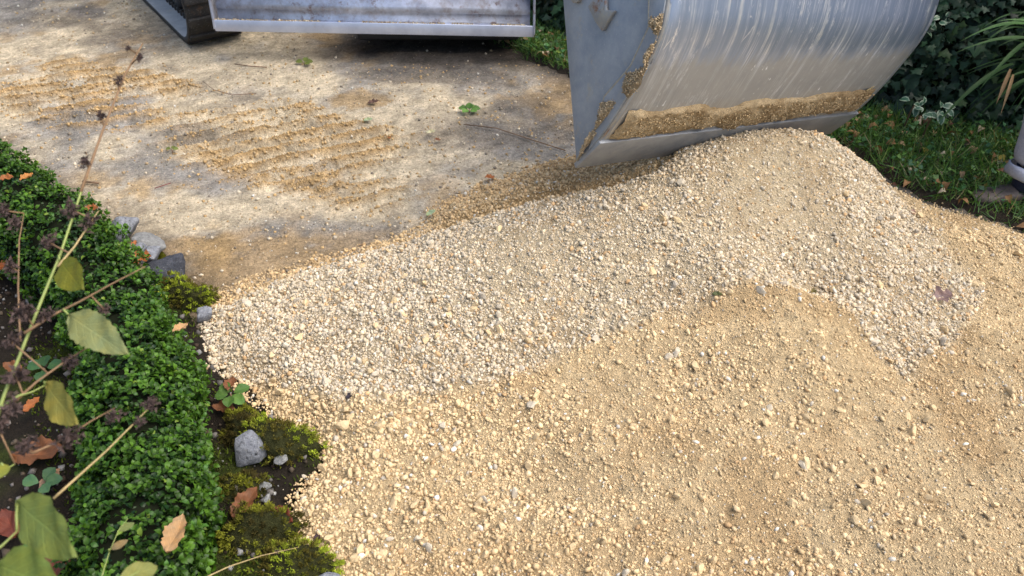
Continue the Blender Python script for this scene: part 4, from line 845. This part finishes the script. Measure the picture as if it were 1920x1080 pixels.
stalk([(108, 500, 1.06), (140, 462, 1.08), (168, 420, 1.1), (185, 395, 1.12)], .0022, M_STEMT, [(132, 392, 1.1, .014), (108, 410, 1.1, .012), (165, 418, 1.1, .013), (150, 432, 1.09, .011), (92, 455, 1.08, .013), (128, 488, 1.07, .012)], [], 'short straw coloured side stalk thick with seed heads in front of the hedge')
stalk([(45, 625, 1.02), (100, 590, 1.04), (150, 565, 1.06), (210, 532, 1.08), (272, 500, 1.1)], .0028, M_STEMB, [(85, 590, 1.03, .011), (180, 545, 1.07, .010), (195, 580, 1.07, .009), (268, 498, 1.1, .009), (45, 585, 1.02, .016)],
      [((128, 590, 1.04), (230, 658, 1.0), .050, (.20, .24, .10), (.3, -.65, .75), dict(serr=.10, n=22, peak=.42, curl=.2))], 'brown stalk carrying one large serrated green leaf with a purple edge')
stalk([(0, 765, .98), (35, 742, .99), (60, 735, 1.0), (85, 722, 1.01)], .0025, M_STEM, [(30, 705, 1.0, .017), (20, 770, .98, .014)],
      [((86, 716, 1.01), (138, 796, .97), .048, (.22, .22, .05), (-.3, -.7, .6), dict(serr=.06, n=20, peak=.5, curl=.1))], 'green stalk with a drooping yellowish leaf on the left')
stalk([(25, 755, .99), (70, 715, 1.0), (130, 672, 1.03), (170, 648, 1.05)], .0025, M_STEMB, [(132, 678, 1.03, .013), (55, 690, 1.0, .012), (20, 640, 1.0, .012)], [], 'thin reddish brown stalk above the drooping yellowish leaf')
stalk([(100, 935, .97), (150, 890, .99), (200, 845, 1.02), (250, 795, 1.05), (292, 752, 1.08)], .0023, M_STEMT, [(282, 757, 1.07, .012), (185, 850, 1.01, .013), (262, 790, 1.05, .009), (300, 745, 1.08, .007)], [], 'straw stalk rising diagonally across the lower hedge')
stalk([(60, 850, .98), (110, 828, 1.0), (170, 790, 1.02), (215, 765, 1.04)], .0022, M_STEMB, [(132, 820, 1.0, .017), (195, 770, 1.03, .014), (215, 782, 1.03, .011), (40, 872, .98, .018), (50, 835, .98, .015), (115, 935, .98, .014)], [], 'brown stalk with fuzzy dark seed heads left of the lower hedge')
stalk([(38, 640, 1.1), (34, 540, 1.12), (36, 450, 1.14), (45, 400, 1.16)], .002, M_STEMB, [(28, 418, 1.15, .013), (38, 374, 1.16, .010), (8, 395, 1.14, .012), (50, 490, 1.12, .010), (20, 500, 1.12, .012)], [], 'upright brown stalk at the left edge before the box hedge')
stalk([(-25, 1045, .88), (5, 1022, .89), (32, 996, .90)], .003, M_STEM, [], [((34, 940, .92), (150, 1046, .84), .060, (.15, .21, .05), (-.1, -.6, .7), dict(serr=.05, n=20, peak=.42, curl=-.1))], 'stalk with the largest drooping green leaf in the lower left corner')
stalk([(-30, 1140, .84), (-15, 1100, .85), (0, 1075, .86)], .003, M_STEM, [], [((-5, 1058, .86), (110, 1105, .82), .06, (.14, .20, .04), (0, -.5, .8), dict(serr=.05, n=18, peak=.4, curl=.1))], 'green leaf on a stalk cut off by the bottom left corner')
stalk([(-15, 900, .95), (10, 880, .96), (28, 870, .97)], .0025, M_STEM, [(-5, 800, .96, .014)], [((2, 868, .96), (-12, 900, .94), .03, (.22, .25, .04), (.2, -.7, .6), dict(peak=.5))], 'pale stalk end with a yellow leaf at the far left')
stalk([(185, 1100, 1.15), (205, 1035, 1.17), (222, 995, 1.19), (240, 972, 1.2)], .0014, M_STEM, [], [((222, 995, 1.19), (252, 980, 1.2), .012, (.16, .2, .06), (0, -.6, .8), {}), ((208, 1030, 1.17), (240, 1012, 1.18), .012, (.2, .16, .08), (0, -.6, .8), {})], 'fine pale weed stem in front of the lower hedge')
stalk([(370, 1090, 1.35), (430, 1062, 1.38), (490, 1042, 1.42), (560, 1026, 1.46)], .0018, M_STEMT, [(520, 1035, 1.44, .006)], [], 'straw stem lying across the moss at the bottom edge')
stalk([(210, 1100, .95), (245, 1080, .96), (262, 1070, .97)], .002, M_STEM, [], [((225, 1090, .95), (298, 1058, 1.0), .03, (.22, .25, .08), (0, -.5, .8), dict(n=18))], 'leaf tip peeping over the bottom edge by the hedge')

# ---------------------------------------------------------------- fallen leaves
def fallen(px, py, z, size, col, lab, lobes=0, yaw=None, tiltn=(0, -.2, 1), mat=M_BROWN, zs=None):
    p = atz(px, py, z); a = rng.uniform(0, 6.28) if yaw is None else yaw
    d = np.array([math.cos(a), math.sin(a), rng.uniform(-.1, .15)]) * size * .5
    o = blade_leaf('fallen_leaf', None, -d, d, tiltn, size * (.8 if lobes else .55), col, mat, lobes=lobes, serr=.16, fold=.5, curl=-.35, n=16, wav=.06)
    o.location = tuple(p); return tag(o, lab, 'leaf', 'fallen leaves')
BR, RD, OR, TN, PG = (.17, .075, .035), (.14, .04, .025), (.32, .12, .04), (.38, .25, .13), (.30, .40, .25)
for a in ((262, 488, .095, .075, OR, 'orange brown lobed leaf lying on the pale edging rocks', 2.4, .3), (252, 458, .09, .03, OR, 'small orange leaf scrap on the rocks above the lobed leaf'),
          (460, 945, .06, .085, BR, 'curled rusty brown leaf between hedge and gravel'), (530, 968, .045, .07, RD, 'reddish brown leaf touching the gravel edge', 0, -.6), (432, 722, .085, .06, BR, 'rust coloured leaf under the bright green lobed plant'), (420, 765, .05, .06, BR, 'brown leaf in the gap beside the mossy hump'),
          (338, 616, .28, .045, TN, 'tan curled leaf resting on the hedge top'), (330, 1003, .285, .075, TN, 'tan torn leaf hanging on the lower hedge', 0, 1.4), (12, 335, .34, .05, OR, 'orange leaf on the far hedge top at the left edge'), (50, 333, .33, .05, (.36, .17, .05), 'second orange leaf on the far hedge top, right of its twin'),
          (172, 392, .27, .05, OR, 'orange leaf tucked in the hedge behind the tall stalk'), (75, 852, .06, .13, BR, 'long rusty leaf lying on the mossy bed', 0, .1), (20, 500, .1, .09, (.40, .13, .04), 'bright orange leaf on the bed at the left edge', 0, .1),
          (115, 1055, .06, .16, RD, 'large dark red leaf beneath the biggest drooping leaf', 0, .4), (20, 985, .07, .09, RD, 'dark red leaf at the far lower left'), (170, 950, .08, .08, (.10, .05, .04), 'dark shrivelled leaf beside the lower hedge', 0, 1.0), (95, 900, .06, .06, (.3, .2, .14), 'pale brown leaf behind the blue green seedling'),
          (195, 1010, .05, .09, (.09, .04, .03), 'dark leaf in the hollow left of the lower hedge', 0, 1.2), (25, 690, .08, .06, BR, 'brown leaf among the seed heads at the left edge'), (60, 760, .08, .05, OR, 'small orange brown leaf under the yellowish leaf'),
          (820, 262, .012, .030, BR, 'small brown leaf on the grey patch of driveway'), (730, 258, .012, .022, (.3, .13, .05), 'tiny rust leaf on the driveway near the blade shadow'), (918, 333, .015, .045, OR, 'orange brown leaf at the back edge of the gravel heap'), (808, 400, .03, .04, PG, 'pale green leaf at the back edge of the heap', 0, .5),
          (808, 248, .012, .04, (.45, .48, .36), 'pale grey green leaf on the driveway beside the brown one', 0, .1), (700, 192, .012, .05, (.10, .06, .05), 'dark curled leaf on the driveway below the blade', 0, .3), (690, 225, .012, .04, PG, 'pale leaf on the driveway left of the green tuft', 0, .2),
          (1765, 557, .045, .062, (.22, .16, .16), 'purplish grey leaf on the right side of the gravel', 2.2, .2), (1712, 398, .07, .03, (.25, .17, .14), 'small dull leaf on the far right shoulder of the heap'), (1345, 552, .16, .03, (.10, .12, .05), 'little green brown leaf scrap on the mid slope of the heap') ,
          (1525, 548, .105, .03, (.12, .10, .03), 'dark scrap on the crest of the small front mound'), (656, 742, .06, .025, (.03, .025, .035), 'dark purple scrap near the left foot of the heap'),
          (595, 1010, .035, .028, (.05, .03, .035), 'dark shrivelled scrap on the gravel near the bottom moss'), (350, 770, .0, .0, BR, '')):
    if a[3] == 0: continue
    kw = {}
    if len(a) > 6: kw['lobes'] = a[6]
    if len(a) > 7: kw['yaw'] = a[7]
    px, py, z = a[0], a[1], a[2]; p = atz(px, py, z)
    if poly_sd(p[0:1], p[1:2])[0] > 0:
        for _ in range(6): z = float(heap_z(p[0:1], p[1:2])[0]) + .006; p = atz(px, py, z)
    fallen(px, py, z, a[3], a[4], a[5], mat=M_GREEN if a[4] is PG else M_BROWN, **kw)
# green tufts on the driveway
rosette('weed_tuft', 880, 205, .02, ((.9, .1, .1), (-.9, .2, .1), (.2, .7, .2), (.6, -.5, .1), (-.5, -.6, .1), (0, 0.2, .5)), 'fresh green leafy sprig lying on the driveway', (.10, .22, .05), size=.055)
rosette('weed_tuft', 570, 117, .02, ((.9, .1, .1), (-.9, .2, .1), (.2, .7, .3), (.6, -.5, .1)), 'dull green sprig on the driveway before the excavator track', (.10, .14, .03), size=.05)
rosette('weed_tuft', 322, 280, .015, ((.9, .1, .1), (-.9, .2, .1), (.2, .7, .2)), 'tiny olive sprig among the track prints', (.12, .16, .04), size=.03)
def twig(pts, z, lab, rad=.0018, mat=M_TWIG):
    P = [atz(px, py, z) for px, py in pts]; m = MB(); c0 = P[0]; m.tube([p - c0 for p in P], [rad] * len(P), 5); o = m.obj('twig', mat); o.location = tuple(c0); tag(o, lab, 'twig', 'twigs on the driveway')
M_RED = m_plain('red twig', (.22, .06, .05), .7)
twig([(380, 152), (400, 168), (435, 178), (480, 175)], .014, 'thin curved twig on the driveway in front of the track'); twig([(290, 353), (305, 348), (320, 343)], .013, 'short reddish twig on the grey driveway patch', mat=M_RED); twig([(870, 233), (930, 240), (985, 258), (1060, 282)], .012, 'long dark twig lying towards the bucket', .0025)
twig([(440, 120), (470, 124), (500, 126)], .012, 'short dark twig in front of the track', .003); twig([(155, 340), (185, 343)], .014, 'stubby dark twig behind the hedge', .004); twig([(1625, 170), (1660, 150), (1680, 130), (1690, 105)], .35, 'bare pale twig arching out of the ivy beside the bucket', .003, M_STEMT)

# ---------------------------------------------------------------- person at the right edge
def skin_mesh(name, verts, edges, radii, mat, parent, sub=2, root=0):
    org = wloc(parent); me = bpy.data.meshes.new(name); me.from_pydata([tuple(np.array(v) - org) for v in verts], edges, []); o = bpy.data.objects.new(name, me); link(o, parent)
    o.modifiers.new('skin', 'SKIN'); sk = me.skin_vertices[0].data
    for i, r in enumerate(radii): sk[i].radius = (r, r) if np.isscalar(r) else r; sk[i].use_root = (i == root)
    o.modifiers['skin'].use_smooth_shade = True; m = o.modifiers.new('sub', 'SUBSURF'); m.levels = sub; m.render_levels = sub; me.materials.append(mat); return o
AN = np.array([1.884, 2.555, .03])       # near ankle on the ground; the person faces left
pr = thing('person', AN * [1, 1, 0] + [0, .12, 0], 'person in pale grey rolled up jeans and brown shoes standing on the verge', 'person')
M_SKIN = m_plain('skin', (.45, .27, .19), .55, nscale=40, amt=.08); M_JEANS = m_plain('faded jeans', (.33, .345, .41), .9, nscale=120, amt=.18, bump=.4); M_JACK = m_plain('dark jacket', (.04, .05, .07), .85, nscale=60, amt=.2, bump=.2)
M_SHOE = m_plain('brown leather shoe', (.10, .075, .062), .6, nscale=40, amt=.4, bump=.3); M_SOLE = m_plain('dark sole', (.05, .045, .04), .8); M_SOCK = m_plain('navy sock', (.012, .015, .04), .95)
M_HAIR = m_plain('brown hair', (.05, .03, .018), .7, nscale=120)
hipz = .88; k1 = AN + [-.02, .04, .44]; h1 = np.array([1.97, 2.66, hipz]); A2 = AN + [.24, .24, 0]; k2 = A2 + [-.06, -.01, .46]; h2 = np.array([1.99, 2.86, hipz])
hipc = (h1 + h2) / 2 + [0, 0, .06]; ch = hipc + [.0, 0, .38]; nk = hipc + [-.01, 0, .56]; hd_ = nk + [-.04, 0, .13]
BVv = [hipc, hipc + [.01, 0, .2], ch, nk, hd_, hd_ + [-.01, 0, .10], h1, k1, AN + [0, 0, .09], h2, k2, A2 + [0, 0, .09],
       ch + [0, -.19, .08], ch + [-.02, -.25, -.2], ch + [-.14, -.22, -.42], ch + [-.2, -.2, -.5], ch + [0, .19, .08], ch + [.02, .25, -.2], ch + [-.1, .24, -.42], ch + [-.16, .22, -.5]]
BE = [(0, 1), (1, 2), (2, 3), (3, 4), (4, 5), (0, 6), (6, 7), (7, 8), (0, 9), (9, 10), (10, 11), (2, 12), (12, 13), (13, 14), (14, 15), (2, 16), (16, 17), (17, 18), (18, 19)]
skin_mesh('body', BVv, BE, [.13, .12, .14, .06, .085, .075, .085, .055, .038, .085, .055, .038, .06, .045, .032, .028, .06, .045, .032, .028], M_SKIN, pr)
for wr in (BVv[15], BVv[19]):
    for k in range(5):
        b = wr + np.array([0, (k - 2) * .016, -.01]); e1 = b + [-.02, .0, -.03]; e2 = e1 + [.004, 0, -.03 + .004 * abs(k - 2)]
        m = MB(); m.tube([b + [0, 0, .02], e1, e2], [.009, .0085, .006], 7); m.obj('finger', M_SKIN, pr, smooth=True)
hb = MB(); hc = hd_ + [.015, 0, .05]; V = [tuple(hc + v * [.105, .088, .115]) for v in ICO2_V if True]; hb.add(V, [tuple(f) for f in ICO2_F if np.mean([ICO2_V[i][2] * 1.0 + ICO2_V[i][0] * .9 for i in f]) > -.1]); hb.obj('hair', M_HAIR, pr, smooth=True)
m = MB(); m.tube([hd_ + [-.085, 0, .03], hd_ + [-.112, 0, -.005]], [.008, .014], 8); m.obj('nose', M_SKIN, pr, smooth=True)
for sy in (-1, 1): m = MB(); m.tube([hd_ + [.0, .082 * sy, .0], hd_ + [.006, .094 * sy, .03]], [.014, .018], 8); m.obj('ear', M_SKIN, pr, smooth=True)
# trousers
tr_ = skin_mesh('trousers', [hipc + [0, 0, .06], hipc, h1, (h1 + k1) / 2, k1, (k1 + AN) / 2 + [.01, .0, .055], AN + [-.002, 0, .125], h2, (h2 + k2) / 2, k2, (k2 + A2) / 2 + [.01, 0, .055], A2 + [0, 0, .125]],
          [(0, 1), (1, 2), (2, 3), (3, 4), (4, 5), (5, 6), (1, 7), (7, 8), (8, 9), (9, 10), (10, 11)], [.15, .155, .115, .10, .085, .076, .074, .115, .10, .085, .076, .074], M_JEANS, pr, root=1)
for A_ in (AN, A2):
    cu = MB(); ring = []; 
    for (z_, r_) in ((.098, .064), (.095, .073), (.104, .078), (.128, .079), (.138, .077), (.139, .070)): ring.append((A_ + [-.002 + (z_ - .1) * .12, .003, z_], r_))
    V = []; F = []
    for i, (c_, r_) in enumerate(ring):
        for k in range(24):
            a = k / 24 * 2 * math.pi; rr = r_ * (1 + .05 * math.sin(3 * a + i) + .03 * math.sin(7 * a + 2 * i)); V.append(c_ + np.array([math.cos(a) * rr * 1.05, math.sin(a) * rr * .92, .006 * math.sin(2 * a + 1)]))
    for i in range(len(ring) - 1):
        for k in range(24): F.append((i * 24 + k, i * 24 + (k + 1) % 24, i * 24 + 24 + (k + 1) % 24, i * 24 + 24 + k))
    np_obj('cuff', V, F, M_JEANS, tr_, smooth=True)
    so_ = MB(); so_.tube([A_ + [.01, 0, .05], A_ + [.004, 0, .08], A_ + [0, 0, .135]], [.05, .043, .05], 16); so_.obj('sock', M_SOCK, pr, smooth=True)
    # shoe: rounded last pointing left (-x)
    secs = [(-.188, .014, .030, .026), (-.180, .030, .040, .036), (-.15, .044, .047, .045), (-.105, .046, .049, .054), (-.06, .043, .045, .066), (-.02, .040, .040, .078), (.03, .040, .038, .086), (.07, .036, .036, .082), (.09, .022, .03, .070)]
    V = []; F = []
    for i, (dx, w_, w2, h_) in enumerate(secs):
        for k in range(16):
            a = k / 16 * 2 * math.pi; V.append(A_ + np.array([dx + .02, math.cos(a) * w_, -.015 + max(h_ * .5 + math.sin(a) * h_ * .5, .004)]))
    for i in range(len(secs) - 1):
        for k in range(16): F.append((i * 16 + k, i * 16 + (k + 1) % 16, i * 16 + 16 + (k + 1) % 16, i * 16 + 16 + k))
    F += [tuple(range(16)), tuple(range((len(secs) - 1) * 16, len(secs) * 16))[::-1]]
    sh_ = np_obj('shoe', V, F, M_SHOE, pr, smooth=True)
    ol = [(dx + .02, s_ * (w_ + .004)) for s_ in (-1,) for dx, w_, *_ in secs] + [(dx + .02, (w_ + .004)) for dx, w_, *_ in secs[::-1]]
    MB().prism([A_ + np.array([q[0], q[1], -.028]) for q in ol][::1], (0, 0, .02)).obj('sole', M_SOLE, sh_, bevel=.004)
skin_mesh('jacket', [hipc + [0, 0, .02], hipc + [.01, 0, .2], ch, nk + [0, 0, -.04], BVv[12], BVv[13], BVv[14], BVv[16], BVv[17], BVv[18]], [(0, 1), (1, 2), (2, 3), (2, 4), (4, 5), (5, 6), (2, 7), (7, 8), (8, 9)], [.165, .15, .17, .08, .085, .065, .05, .085, .065, .05], M_JACK, pr)
